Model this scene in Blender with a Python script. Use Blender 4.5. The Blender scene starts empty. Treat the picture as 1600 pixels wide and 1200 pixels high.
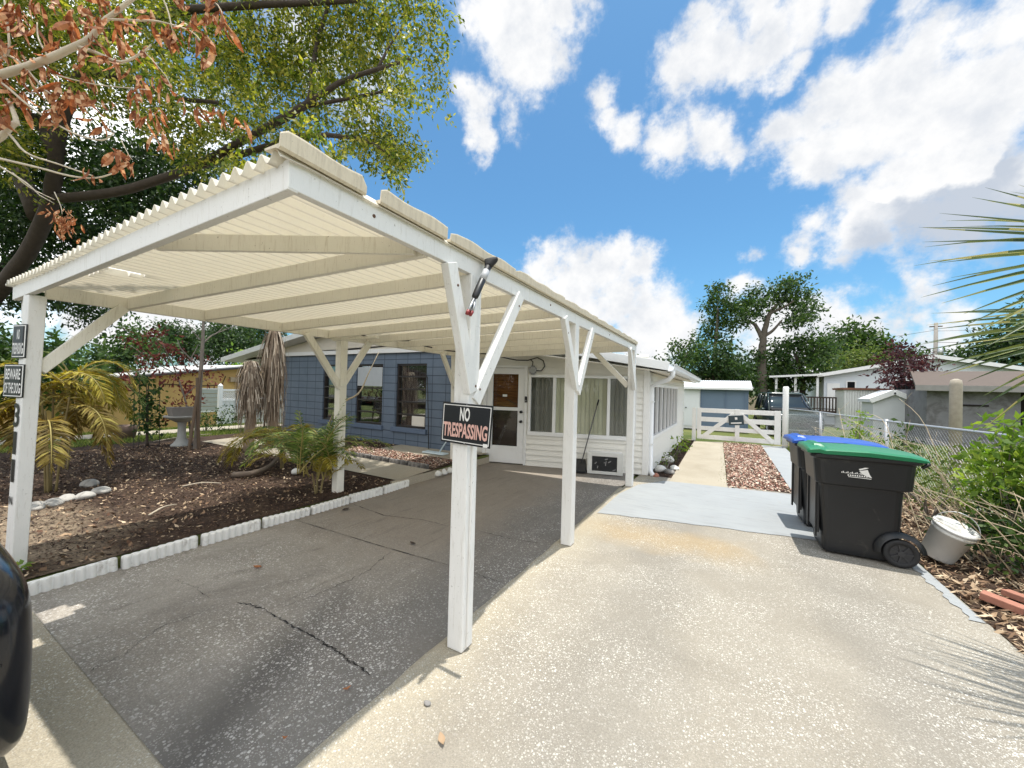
import bpy, bmesh, math, random
import numpy as np
from mathutils import Vector, Matrix
random.seed(7); RNG = np.random.default_rng(7)
S = bpy.context.scene; COL = S.collection
PI = math.pi
# ------------------------------------------------------------------ camera
YAW, PIT, ROL, FPX, HC = 0.512195, 0.012190, 0.026636, 600.0, 1.65
def _basis():
    cy, sy = math.cos(YAW), math.sin(YAW)
    f = np.array([-sy, cy, 0]); r = np.array([cy, sy, 0]); u = np.array([0, 0, 1.])
    f2 = f*math.cos(PIT)+u*math.sin(PIT); u2 = u*math.cos(PIT)-f*math.sin(PIT)
    return r*math.cos(ROL)+u2*math.sin(ROL), u2*math.cos(ROL)-r*math.sin(ROL), f2
BR, BU, BF = _basis()
def ray(px, py): return BF+BR*((px-800)/FPX)-BU*((py-600)/FPX)
def at(px, py, Y=None, X=None, d=None):
    r = ray(px, py)
    if Y is not None: t = Y/r[1]
    elif X is not None: t = X/r[0]
    else: t = d
    return np.array([0, 0, HC])+r*t
cam = bpy.data.objects.new("camera", bpy.data.cameras.new("camera")); COL.objects.link(cam)
M = Matrix([[BR[i], BU[i], -BF[i], 0] for i in range(3)]+[[0, 0, 0, 1]]); M.translation = (0, 0, HC)
cam.matrix_world = M; cam.data.sensor_width = 36; cam.data.lens = 13.5; cam.data.clip_start = .05; cam.data.clip_end = 3000
S.camera = cam
# ------------------------------------------------------------------ materials
MATS = {}
def lin(c):
    return tuple(((x/255)/12.92 if x <= 10 else (((x/255)+.055)/1.055)**2.4) for x in c)
class NT:
    def __init__(s, name):
        s.m = bpy.data.materials.new(name); s.m.use_nodes = True; s.t = s.m.node_tree; s.n = s.t.nodes; s.l = s.t.links
        s.b = s.n['Principled BSDF']; s.tc = None
    def N(s, ty, **kw):
        n = s.n.new(ty)
        for k, v in kw.items():
            if k.startswith('_'): n.inputs[k[1:]].default_value = v
            else: setattr(n, k, v)
        return n
    def co(s):
        if not s.tc: s.tc = s.N('ShaderNodeTexCoord')
        return s.tc.outputs['Object']
    def noise(s, scale, detail=4, rough=.55, dist=0, vec=None):
        n = s.N('ShaderNodeTexNoise'); n.inputs['Scale'].default_value = scale; n.inputs['Detail'].default_value = detail
        n.inputs['Roughness'].default_value = rough; n.inputs['Distortion'].default_value = dist
        s.l.new(vec or s.co(), n.inputs['Vector']); return n.outputs['Fac']
    def vor(s, scale, feat='F1', vec=None, rnd=1):
        n = s.N('ShaderNodeTexVoronoi'); n.feature = feat; n.inputs['Scale'].default_value = scale; n.inputs['Randomness'].default_value = rnd
        s.l.new(vec or s.co(), n.inputs['Vector']); return n
    def ramp(s, fac, *st, interp='LINEAR'):
        n = s.N('ShaderNodeValToRGB'); n.color_ramp.interpolation = interp; e = n.color_ramp.elements
        while len(e) < len(st): e.new(.5)
        for k, (p, c) in enumerate(st):
            e[k].position = p; e[k].color = (*c, 1) if len(c) == 3 else c
        s.l.new(fac, n.inputs[0]); return n.outputs[0]
    def fr(s, fac, a, b, lo=0., hi=1.):
        n = s.N('ShaderNodeMapRange'); n.inputs[1].default_value = a; n.inputs[2].default_value = b; n.inputs[3].default_value = lo; n.inputs[4].default_value = hi
        s.l.new(fac, n.inputs[0]); return n.outputs[0]
    def mix(s, fac, a, b, mode='MIX'):
        n = s.N('ShaderNodeMix'); n.data_type = 'RGBA'; n.blend_type = mode
        for i, v in ((0, fac), (6, a), (7, b)):
            if isinstance(v, (int, float)): n.inputs[i].default_value = v
            elif isinstance(v, tuple): n.inputs[i].default_value = (*v, 1)
            else: s.l.new(v, n.inputs[i])
        return n.outputs[2]
    def math(s, op, a, b=0, c=0):
        n = s.N('ShaderNodeMath'); n.operation = op
        for i, v in enumerate((a, b, c)):
            if isinstance(v, (int, float)): n.inputs[i].default_value = v
            else: s.l.new(v, n.inputs[i])
        return n.outputs[0]
    def map(s, scale=(1, 1, 1), rot=(0, 0, 0)):
        n = s.N('ShaderNodeMapping'); n.inputs['Scale'].default_value = scale; n.inputs['Rotation'].default_value = rot
        s.l.new(s.co(), n.inputs[0]); return n.outputs[0]
    def bump(s, h, st=.3, dist=.01):
        n = s.N('ShaderNodeBump'); n.inputs['Strength'].default_value = st; n.inputs['Distance'].default_value = dist
        s.l.new(h, n.inputs['Height']); s.l.new(n.outputs[0], s.b.inputs['Normal'])
    def set(s, col=None, rough=.6, metal=0, spec=.5):
        if col is not None:
            if isinstance(col, tuple): s.b.inputs['Base Color'].default_value = (*col, 1)
            else: s.l.new(col, s.b.inputs['Base Color'])
        s.b.inputs['Roughness'].default_value = rough; s.b.inputs['Metallic'].default_value = metal
        s.b.inputs['Specular IOR Level'].default_value = spec; return s.m
def plain(name, c, rough=.6, var=.12, scale=6, metal=0, bump=0, bs=40, spec=.5, dirt=None, dth=.62):
    k = NT(name); c = tuple(c)
    a = k.mix(k.noise(scale, 5), tuple(x*(1-var) for x in c), tuple(min(1, x*(1+var)) for x in c))
    if dirt is not None:
        f = k.fr(k.noise(scale*.7, 8, .7, .5), dth, dth+.13, 0, .75); a = k.mix(f, a, tuple(dirt))
    if bump: k.bump(k.noise(bs, 4), bump)
    m = k.set(a, rough, metal, spec); MATS[name] = m; return m
def wood_paint(name, c, dirt, amt=.55, dth=.6):
    dth -= .05
    k = NT(name)
    a = k.mix(k.noise(5, 5), tuple(x*.93 for x in c), tuple(min(.9, x*1.04) for x in c))
    st = k.noise(7, 8, .7, 0, k.map((9, 9, .9)))
    a = k.mix(k.fr(st, dth, dth+.2, 0, amt), a, dirt)
    sp = k.noise(60, 3, .6); a = k.mix(k.fr(sp, .68, .73, 0, .6), a, tuple(x*.45 for x in dirt)); fl = k.noise(11, 9, .8, .3, k.map((1, 1, 1))); a = k.mix(k.fr(fl, .66, .69, 0, .7), a, tuple(x*.7 for x in dirt))
    k.bump(k.noise(25, 6, .6, 0, k.map((6, 6, 1))), .25)
    m = k.set(a, .55, 0, .35); MATS[name] = m; return m
WHITE = wood_paint('white_paint', (.80, .79, .76), (.42, .38, .30))
CREAM = wood_paint('rafter_paint', (.87, .83, .74), (.46, .38, .28), .5, .58)
SHEET = wood_paint('corrugated_sheet', (.87, .83, .73), (.62, .52, .38), .4, .6)
FLASH = wood_paint('flashing_sheet', (.70, .61, .46), (.46, .39, .29), .6, .52)
SIDING = wood_paint('siding_paint', (.80, .78, .72), (.52, .45, .34), .35, .62)
TRIM = plain('trim_white', (.80, .80, .79), .45, .05, 4, dirt=(.5, .46, .4), dth=.7)
VINYL = plain('vinyl_white', (.82, .83, .84), .4, .04, 3)
BLACK = plain('black_plastic', (.012, .012, .013), .45, .2)
BLACKM = plain('black_sign', (.01, .011, .013), .4, .2)
RUBBER = plain('black_rubber', (.015, .015, .016), .7, .2)
CABLE = plain('cable_black', (.015, .015, .015), .5, .1)
GREY = plain('grey_metal', (.35, .36, .37), .45, .1, metal=.6)
GALV = plain('galvanised', (.48, .49, .50), .45, .15, 20, metal=.7)
ROCKW = plain('white_stone', (.62, .61, .58), .8, .2, 8, bump=.6, bs=18, dirt=(.3, .28, .24))
STONEB = plain('border_stone', (.40, .385, .355), .85, .25, 8, bump=.6, bs=18, dirt=(.13, .11, .09), dth=.5)
ROCKG = plain('grey_stone', (.22, .21, .20), .85, .25, 8, bump=.6, bs=18)
CONCW = plain('white_concrete', (.70, .69, .66), .8, .1, 9, bump=.4, bs=40, dirt=(.32, .29, .25), dth=.6)
BRICK = plain('brick_red', (.36, .16, .11), .85, .25, 20, bump=.4, bs=60)
DEADW = plain('dead_wood', (.42, .36, .28), .8, .25, 12, bump=.4)
BARK = plain('bark', (.055, .04, .03), .9, .4, 9, bump=1, bs=22)
BARKG = plain('bark_grey', (.20, .17, .14), .9, .35, 9, bump=.8, bs=22)
STAKE = plain('stake_wood', (.13, .09, .06), .85, .3)
TWIG = plain('dry_twig', (.46, .37, .25), .8, .3, 8)
PALEB = plain('pale_branch', (.55, .47, .36), .75, .2, 12, bump=.3)
def block_wall():
    k = NT('blue_block'); a = k.mix(k.noise(4, 5), (.088, .125, .185), (.115, .155, .225))
    k.bump(k.noise(120, 3), .15); k.set(a, .55); return k.m
BLUE = block_wall()
GROUT = plain('blue_grout', (.018, .026, .045), .8, .2)
BLUET = plain('blue_trim', (.10, .14, .21), .5, .1)
def translucent(m, f, tint):
    t = m.node_tree; b = t.nodes['Principled BSDF']; tr = t.nodes.new('ShaderNodeBsdfTranslucent'); tr.inputs[0].default_value = (*tint, 1); mx = t.nodes.new('ShaderNodeMixShader'); mx.inputs[0].default_value = f
    t.links.new(b.outputs[0], mx.inputs[1]); t.links.new(tr.outputs[0], mx.inputs[2]); t.links.new(mx.outputs[0], t.nodes['Material Output'].inputs[0])
def valley_shade(m):   # rib shading painted as dark lines along the corrugation valleys
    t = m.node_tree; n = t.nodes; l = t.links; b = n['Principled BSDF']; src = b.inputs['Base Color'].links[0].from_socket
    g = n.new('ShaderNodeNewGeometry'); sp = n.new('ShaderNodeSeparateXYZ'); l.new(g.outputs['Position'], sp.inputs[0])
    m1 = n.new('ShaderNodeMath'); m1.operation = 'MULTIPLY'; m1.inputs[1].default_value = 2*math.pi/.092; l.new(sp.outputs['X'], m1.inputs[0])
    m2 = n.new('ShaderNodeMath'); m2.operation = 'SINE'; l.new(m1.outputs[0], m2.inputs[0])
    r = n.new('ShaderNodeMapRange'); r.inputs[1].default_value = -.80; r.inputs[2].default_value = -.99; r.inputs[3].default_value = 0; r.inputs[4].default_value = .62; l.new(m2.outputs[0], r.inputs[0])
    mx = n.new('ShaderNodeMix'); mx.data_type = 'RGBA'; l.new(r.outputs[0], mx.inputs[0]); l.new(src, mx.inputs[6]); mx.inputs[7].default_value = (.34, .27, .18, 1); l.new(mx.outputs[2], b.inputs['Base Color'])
valley_shade(SHEET)
translucent(SHEET, .42, (.93, .90, .82))
def glass(name, tint, rough=.03, spec=.5):
    k = NT(name); k.set(tint, rough, 0, spec); MATS[name] = k.m; return k.m
GLASSD = glass('dark_glass', (.012, .014, .016), .03, .6)
def clear_glass(name, tint=(.95, .97, .96), mixf=.55):
    k = NT(name); tr = k.N('ShaderNodeBsdfTransparent'); tr.inputs[0].default_value = (*tint, 1)
    gl = k.N('ShaderNodeBsdfGlossy'); gl.inputs['Roughness'].default_value = .02
    fz = k.N('ShaderNodeFresnel'); fz.inputs[0].default_value = 1.5
    mx = k.N('ShaderNodeMixShader'); f = k.math('MULTIPLY', fz.outputs[0], mixf)
    k.l.new(f, mx.inputs[0]); k.l.new(tr.outputs[0], mx.inputs[1]); k.l.new(gl.outputs[0], mx.inputs[2])
    k.l.new(mx.outputs[0], k.n['Material Output'].inputs[0]); MATS[name] = k.m; return k.m
CLEAR = clear_glass('window_glass')
def concrete(name, c1, c2, agg, stains=(), aggw=.5, aggs=55, rough=.85, extra=None, specks=None):
    k = NT(name)
    a = k.mix(k.fr(k.noise(.9, 7, .6, .6), .32, .68), c1, c2)
    for sc, th, col, amt in stains:
        a = k.mix(k.fr(k.noise(sc, 7, .65, .8), th, th+.14, 0, amt), a, col)
    sm = None
    if extra: a, sm = extra(k, a)
    fine = k.noise(aggs*2.2, 3, .7); a = k.mix(k.fr(fine, .35, .68, 0, .55), a, tuple(x*.5 for x in c1))
    patch = k.fr(k.noise(1.1, 6, .65), .38, .62, .10, 1)
    if sm is not None: patch = k.math('MULTIPLY', patch, sm)
    h = k.math('MULTIPLY', fine, .5)
    for sc, w in ((aggs*1.15, 1), (aggs*2.4, .85)):
        v = k.vor(sc); sp = k.N('ShaderNodeSeparateColor'); k.l.new(v.outputs['Color'], sp.inputs[0])
        rad = k.math('MULTIPLY_ADD', sp.outputs[0], .62, -.10); f = k.fr(k.math('SUBTRACT', rad, v.outputs['Distance']), -.03, .06, 0, aggw*w)
        tone = k.mix(k.fr(sp.outputs[1], .2, .8), tuple(x*.55 for x in agg), agg)
        a = k.mix(k.math('MULTIPLY', f, patch), a, tone); h = k.math('ADD', h, k.math('MULTIPLY', f, .4))
    k.bump(h, .55, .006); k.set(a, rough, 0, .25); return k.m
def drive_extra(k, a):
    sp = k.N('ShaderNodeSeparateXYZ'); k.l.new(k.co(), sp.inputs[0]); X, Y = sp.outputs['X'], sp.outputs['Y']
    n = k.math('MULTIPLY_ADD', k.noise(1.2, 6, .65), .9, -.45); x = k.math('ADD', X, n)
    for c in (-.55, .95):   # worn grey wheel tracks
        d = k.math('ABSOLUTE', k.math('SUBTRACT', x, c)); a = k.mix(k.fr(d, .15, .45, .45, 0), a, (.23, .215, .19))
    y = k.math('ADD', Y, n); r = k.math('ABSOLUTE', k.math('SUBTRACT', y, 4.65)); m = k.math('MULTIPLY', k.fr(r, .1, .5, .7, 0), k.fr(x, -.1, .4, 1, 0))
    a = k.mix(m, a, (.40, .29, .15))   # rusty stain beside the painted patch
    e = k.fr(x, -1.5, -1.15, .7, 0); a = k.mix(e, a, (.44, .39, .29))
    return a, None
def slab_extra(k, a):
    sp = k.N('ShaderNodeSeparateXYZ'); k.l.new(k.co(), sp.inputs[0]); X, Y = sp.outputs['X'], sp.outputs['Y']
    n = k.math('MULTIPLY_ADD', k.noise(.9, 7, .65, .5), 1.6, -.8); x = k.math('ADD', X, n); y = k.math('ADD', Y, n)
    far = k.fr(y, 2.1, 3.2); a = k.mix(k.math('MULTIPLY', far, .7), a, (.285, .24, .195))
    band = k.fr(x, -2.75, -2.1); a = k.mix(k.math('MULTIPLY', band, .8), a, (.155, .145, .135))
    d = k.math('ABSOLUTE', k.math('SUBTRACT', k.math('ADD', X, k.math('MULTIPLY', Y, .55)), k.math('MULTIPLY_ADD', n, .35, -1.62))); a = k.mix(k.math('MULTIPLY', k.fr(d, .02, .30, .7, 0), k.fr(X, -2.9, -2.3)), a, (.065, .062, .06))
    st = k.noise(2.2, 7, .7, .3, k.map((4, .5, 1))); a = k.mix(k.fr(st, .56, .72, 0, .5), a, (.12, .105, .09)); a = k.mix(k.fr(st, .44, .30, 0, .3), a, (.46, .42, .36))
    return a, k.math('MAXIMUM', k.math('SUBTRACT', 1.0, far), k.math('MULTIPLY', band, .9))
DRIVE = concrete('drive_concrete', (.262, .234, .190), (.365, .332, .275), (.70, .67, .60), ((1.3, .60, (.23, .195, .145), .5), (4, .64, (.23, .19, .135), .5)), 1, 66, extra=drive_extra)
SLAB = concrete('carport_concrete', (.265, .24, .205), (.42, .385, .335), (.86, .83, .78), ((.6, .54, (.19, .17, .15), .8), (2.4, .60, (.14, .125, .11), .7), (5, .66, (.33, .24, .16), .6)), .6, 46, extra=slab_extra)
PATHC = concrete('path_concrete', (.36, .315, .24), (.46, .41, .325), (.7, .65, .55), ((2, .58, (.36, .30, .22), .5),), .4, 70)
def painted():
    k = NT('painted_concrete'); a = k.mix(k.noise(1.5, 7, .6), (.265, .28, .29), (.345, .36, .365))
    wv = k.noise(3.4, 8, .75, .3, k.map((.7, 4, 1))); a = k.mix(k.fr(wv, .50, .68, 0, .6), a, (.235, .24, .235))
    a = k.mix(k.fr(k.noise(9, 8, .75), .60, .68, 0, .6), a, (.29, .26, .21)); k.bump(k.noise(80, 3), .25, .005); k.set(a, .7, 0, .3); return k.m
PAINTC = painted()
def soil(name, c1, c2, c3, sc=3):
    k = NT(name); a = k.mix(k.fr(k.noise(sc, 8, .65, .4), .35, .65), c1, c2)
    a = k.mix(k.fr(k.noise(sc*14, 5, .7), .52, .62, 0, .8), a, c3); k.bump(k.noise(sc*10, 6, .7), .8, .03); k.set(a, .95, 0, .1); return k.m
def mulchmat():
    k = NT('mulch_soil'); a = k.mix(k.fr(k.noise(3, 8, .65, .4), .35, .65), (.04, .026, .02), (.10, .068, .048))
    sp = k.N('ShaderNodeSeparateXYZ'); k.l.new(k.co(), sp.inputs[0]); dx = k.math('MULTIPLY', k.math('ADD', sp.outputs['X'], 6.1), .62); dy = k.math('MULTIPLY', k.math('ADD', sp.outputs['Y'], -1.0), 1.5)
    r = k.math('SQRT', k.math('ADD', k.math('MULTIPLY', dx, dx), k.math('MULTIPLY', dy, dy))); r = k.math('ADD', r, k.math('MULTIPLY_ADD', k.noise(2.2, 8, .7), 2.4, -1.2))
    a = k.mix(k.fr(r, .35, 1.15, .85, 0), a, (.30, .235, .165)); a = k.mix(k.fr(k.noise(42, 5, .7), .52, .62, 0, .8), a, (.03, .02, .016))
    k.bump(k.noise(30, 6, .7), .8, .03); k.set(a, .95, 0, .1); return k.m
MULCH = mulchmat()
MULCH0 = soil('mulch_soil', (.04, .026, .02), (.10, .068, .048), (.03, .02, .016))
SANDY = soil('sandy_soil', (.19, .145, .10), (.30, .235, .165), (.10, .07, .05), 2)
def groundmat():
    k = NT('ground_grass'); a = k.mix(k.fr(k.noise(.35, 7, .65), .35, .65), (.075, .105, .03), (.16, .17, .06))
    a = k.mix(k.fr(k.noise(1.2, 8, .7), .56, .68, 0, .85), a, (.30, .25, .16)); a = k.mix(k.fr(k.noise(40, 4, .7), .5, .65, 0, .6), a, (.05, .075, .02))
    k.bump(k.noise(30, 6, .7), .8, .04); k.set(a, .95, 0, .1); return k.m
GROUND = groundmat()
def islands(name, *stops, rough=.7, trans=0., spec=.3, tcol=None, var=0):
    k = NT(name); g = k.N('ShaderNodeNewGeometry')
    a = k.ramp(g.outputs['Random Per Island'], *stops)
    if var: a = k.mix(k.fr(k.noise(var, 3), .35, .65, 0, .6), a, tuple(x*.5 for x in stops[0][1]))
    k.set(a, rough, 0, spec)
    if trans:
        t = k.N('ShaderNodeBsdfTranslucent'); k.l.new(k.mix(1., a, tcol or (1.6, 1.8, .7), 'MULTIPLY'), t.inputs[0])
        mx = k.N('ShaderNodeMixShader'); mx.inputs[0].default_value = trans
        k.l.new(k.b.outputs[0], mx.inputs[1]); k.l.new(t.outputs[0], mx.inputs[2]); k.l.new(mx.outputs[0], k.n['Material Output'].inputs[0])
    MATS[name] = k.m; return k.m
LEAF = islands('leaf_green', (0, (.035, .06, .01)), (.35, (.12, .15, .022)), (.75, (.26, .25, .04)), (1, (.46, .37, .09)), trans=.45, rough=.45)
LEAFD = islands('leaf_dark', (0, (.012, .03, .010)), (.6, (.03, .065, .018)), (1, (.07, .11, .03)), trans=.25, rough=.5)
LEAFM = islands('leaf_mid', (0, (.016, .04, .012)), (.6, (.042, .082, .02)), (1, (.095, .145, .032)), trans=.3, rough=.5)
LEAFB = islands('leaf_bright', (0, (.09, .16, .02)), (.6, (.17, .26, .035)), (1, (.30, .36, .07)), trans=.4, rough=.45)
LEAFO = islands('leaf_olive', (0, (.06, .09, .025)), (.6, (.11, .15, .04)), (1, (.18, .20, .06)), trans=.3)
PURPLE = islands('leaf_purple', (0, (.03, .012, .018)), (.7, (.075, .028, .032)), (1, (.14, .07, .06)), trans=.25, tcol=(1.4, .8, .8))
REDL = islands('leaf_red', (0, (.07, .015, .015)), (.7, (.17, .045, .035)), (1, (.34, .16, .11)), trans=.3, tcol=(1.6, .9, .8))
DEADL = islands('leaf_dead', (0, (.14, .045, .018)), (.5, (.34, .14, .06)), (.8, (.52, .28, .14)), (1, (.74, .56, .36)), trans=.3, tcol=(1.5, .9, .6))
PALMY = islands('palm_yellow', (0, (.16, .12, .02)), (.5, (.32, .26, .03)), (1, (.45, .40, .09)), trans=.35, tcol=(1.4, 1.3, .5))
PALMG = islands('palm_green', (0, (.04, .075, .02)), (.6, (.13, .19, .045)), (1, (.34, .38, .13)), trans=.3)
PALMBR = islands('palm_brown', (0, (.10, .07, .02)), (.6, (.24, .18, .04)), (1, (.38, .32, .08)), trans=.3, tcol=(1.4, 1.1, .6))
FANP = islands('fan_palm', (0, (.025, .05, .02)), (.5, (.07, .105, .03)), (.8, (.17, .19, .04)), (1, (.45, .37, .14)), trans=.2, rough=.4)
DRYF = islands('dry_frond', (0, (.12, .085, .06)), (.6, (.30, .23, .165)), (1, (.56, .48, .38)), trans=.1, tcol=(1, 1, 1))
CHIPS = islands('bark_chip', (0, (.022, .014, .011)), (.6, (.06, .036, .026)), (.9, (.15, .09, .06)), (1, (.42, .32, .22)), rough=.85)
CHIPT = islands('dry_leaf_litter', (0, (.10, .05, .03)), (.5, (.30, .20, .12)), (1, (.58, .46, .32)), rough=.85)
GRAV = islands('red_gravel', (0, (.20, .075, .055)), (.35, (.40, .21, .16)), (.7, (.56, .42, .32)), (1, (.80, .72, .60)), rough=.85)
GRASSL = islands('grass_blade', (0, (.06, .10, .02)), (.6, (.14, .19, .04)), (1, (.34, .33, .12)), trans=.3)
# ------------------------------------------------------------------ builders
WL = {}
def tag(o, label=None, cat=None, group=None, kind=None):
    if label: o['label'] = label
    if cat: o['category'] = cat
    if group: o['group'] = group
    if kind: o['kind'] = kind
    return o
def thing(name, label, cat, loc=(0, 0, 0), group=None):
    o = bpy.data.objects.new(name, None); COL.objects.link(o); o.location = loc; o.empty_display_size = .2
    WL[o.name] = Vector(loc); return tag(o, label, cat, group)
def link(name, me, parent, mats, loc=None):
    if not isinstance(mats, (list, tuple)): mats = [mats]
    for m in mats: me.materials.append(m)
    o = bpy.data.objects.new(name, me); COL.objects.link(o)
    if parent is not None:
        w = WL[parent.name]; o.parent = parent; me.transform(Matrix.Translation(-w)); WL[o.name] = w
    else:
        n = len(me.vertices); c = np.empty(n*3, np.float32); me.vertices.foreach_get('co', c); c = c.reshape(-1, 3)
        w = Vector(((c[:, 0].min()+c[:, 0].max())/2, (c[:, 1].min()+c[:, 1].max())/2, c[:, 2].min())) if loc is None else Vector(loc)
        me.transform(Matrix.Translation(-w)); o.location = w; WL[o.name] = w
    return o
def copy_tree(o, parent=None):
    c = o.copy(); COL.objects.link(c); c.parent = parent
    for ch in list(o.children): copy_tree(ch, c)
    return c
class MB:
    def __init__(s): s.v = []; s.f = []; s.mi = []
    def add(s, vs, fs, mi=0):
        b = len(s.v); s.v.extend([tuple(map(float, p)) for p in vs])
        for f in fs: s.f.append(tuple(b+i for i in f)); s.mi.append(mi)
        return s
    def box(s, x0, x1, y0, y1, z0, z1, mi=0, m=None):
        vs = [(x, y, z) for z in (z0, z1) for x, y in ((x0, y0), (x1, y0), (x1, y1), (x0, y1))]
        if m is not None: vs = [m @ Vector(v) for v in vs]
        return s.add(vs, [(3, 2, 1, 0), (4, 5, 6, 7), (0, 1, 5, 4), (1, 2, 6, 5), (2, 3, 7, 6), (3, 0, 4, 7)], mi)
    def hexa(s, p, mi=0):   # 8 points bottom ring then top ring
        return s.add(p, [(3, 2, 1, 0), (4, 5, 6, 7), (0, 1, 5, 4), (1, 2, 6, 5), (2, 3, 7, 6), (3, 0, 4, 7)], mi)
    def bar(s, a, b, w, h, up=(0, 0, 1), mi=0):   # rectangular bar a->b, w sideways, h along up
        a = Vector(a); b = Vector(b); d = (b-a).normalized(); u = Vector(up); sd = d.cross(u).normalized(); u = sd.cross(d)
        ring = lambda p: [p-sd*w/2-u*h/2, p+sd*w/2-u*h/2, p+sd*w/2+u*h/2, p-sd*w/2+u*h/2]
        return s.add(ring(a)+ring(b), [(0, 1, 2, 3), (7, 6, 5, 4), (0, 4, 5, 1), (1, 5, 6, 2), (2, 6, 7, 3), (3, 7, 4, 0)], mi)
    def tube(s, pts, r, n=8, mi=0, cap=True):
        pts = [Vector(p) for p in pts]; k = len(pts)
        rs = r if isinstance(r, (list, tuple)) else [r]*k
        b = len(s.v); prev = None
        for i, p in enumerate(pts):
            d = (pts[min(i+1, k-1)]-pts[max(i-1, 0)])
            d = d.normalized() if d.length > 1e-9 else Vector((0, 0, 1))
            if prev is None:
                t = Vector((0, 0, 1)) if abs(d.z) < .9 else Vector((1, 0, 0)); prev = d.cross(t).normalized()
            sd = (prev-d*prev.dot(d)).normalized(); prev = sd; u = d.cross(sd)
            for j in range(n):
                a = 2*PI*j/n; q = p+sd*math.cos(a)*rs[i]+u*math.sin(a)*rs[i]; s.v.append(tuple(q))
        for i in range(k-1):
            for j in range(n):
                s.f.append((b+i*n+j, b+i*n+(j+1) % n, b+(i+1)*n+(j+1) % n, b+(i+1)*n+j)); s.mi.append(mi)
        if cap:
            s.f.append(tuple(b+j for j in reversed(range(n)))); s.mi.append(mi)
            s.f.append(tuple(b+(k-1)*n+j for j in range(n))); s.mi.append(mi)
        return s
    def lathe(s, prof, n=24, c=(0, 0, 0), m=None, mi=0, cap=True):
        b = len(s.v); k = len(prof)
        for r, z in prof:
            for j in range(n):
                a = 2*PI*j/n; q = Vector((r*math.cos(a), r*math.sin(a), z))
                if m is not None: q = m @ q
                s.v.append(tuple(q+Vector(c)))
        for i in range(k-1):
            for j in range(n):
                s.f.append((b+i*n+j, b+i*n+(j+1) % n, b+(i+1)*n+(j+1) % n, b+(i+1)*n+j)); s.mi.append(mi)
        if cap:
            s.f.append(tuple(b+j for j in reversed(range(n)))); s.mi.append(mi)
            s.f.append(tuple(b+(k-1)*n+j for j in range(n))); s.mi.append(mi)
        return s
    def loft(s, rings, mi=0, cap=True, closed=True):
        b = len(s.v); n = len(rings[0])
        for r in rings: s.v.extend([tuple(map(float, p)) for p in r])
        for i in range(len(rings)-1):
            for j in range(n if closed else n-1):
                s.f.append((b+i*n+j, b+i*n+(j+1) % n, b+(i+1)*n+(j+1) % n, b+(i+1)*n+j)); s.mi.append(mi)
        if cap:
            s.f.append(tuple(b+j for j in reversed(range(n)))); s.mi.append(mi)
            s.f.append(tuple(b+(len(rings)-1)*n+j for j in range(n))); s.mi.append(mi)
        return s
    def build(s, name, mats, parent=None, smooth=False, bev=0, sub=0, loc=None, recalc=True):
        me = bpy.data.meshes.new(name); me.from_pydata(s.v, [], s.f); me.update()
        if recalc:
            bm = bmesh.new(); bm.from_mesh(me); bmesh.ops.recalc_face_normals(bm, faces=bm.faces); bm.to_mesh(me); bm.free()
        ml = mats if isinstance(mats, (list, tuple)) else [mats]
        o = link(name, me, parent, ml, loc)
        if len(ml) > 1: me.polygons.foreach_set('material_index', s.mi)
        if smooth: me.polygons.foreach_set('use_smooth', [True]*len(me.polygons))
        if bev:
            md = o.modifiers.new('bevel', 'BEVEL'); md.width = bev; md.segments = 2; md.limit_method = 'ANGLE'; md.angle_limit = .6
        if sub:
            md = o.modifiers.new('sub', 'SUBSURF'); md.levels = sub; md.render_levels = sub
        return o
def npmesh(name, V, nper, mats, parent=None, loc=None):   # V: (N*nper,3) separate polygons
    V = np.asarray(V, np.float32).reshape(-1, 3); nf = len(V)//nper
    me = bpy.data.meshes.new(name); me.vertices.add(len(V)); me.vertices.foreach_set('co', V.ravel())
    me.loops.add(len(V)); me.loops.foreach_set('vertex_index', np.arange(len(V), dtype=np.int32))
    me.polygons.add(nf); me.polygons.foreach_set('loop_start', np.arange(0, len(V), nper, dtype=np.int32))
    me.update(calc_edges=True); me.validate()
    return link(name, me, parent, mats, loc)
def unit(a): return a/np.maximum(np.linalg.norm(a, axis=-1, keepdims=True), 1e-9)
def leaf_quads(P, D, Ls, Ws, rng=RNG):  # P base, D direction, lengths, widths -> rhomb leaves
    n = len(P); R_ = unit(rng.normal(size=(n, 3))); Sd = unit(np.cross(D, R_))
    L = Ls[:, None]; W = Ws[:, None]; nr = np.cross(Sd, D)
    mid = P+D*L*.45+nr*L*.06
    return np.stack([P, mid+Sd*W*.5, P+D*L, mid-Sd*W*.5], 1).reshape(-1, 3)
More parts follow.
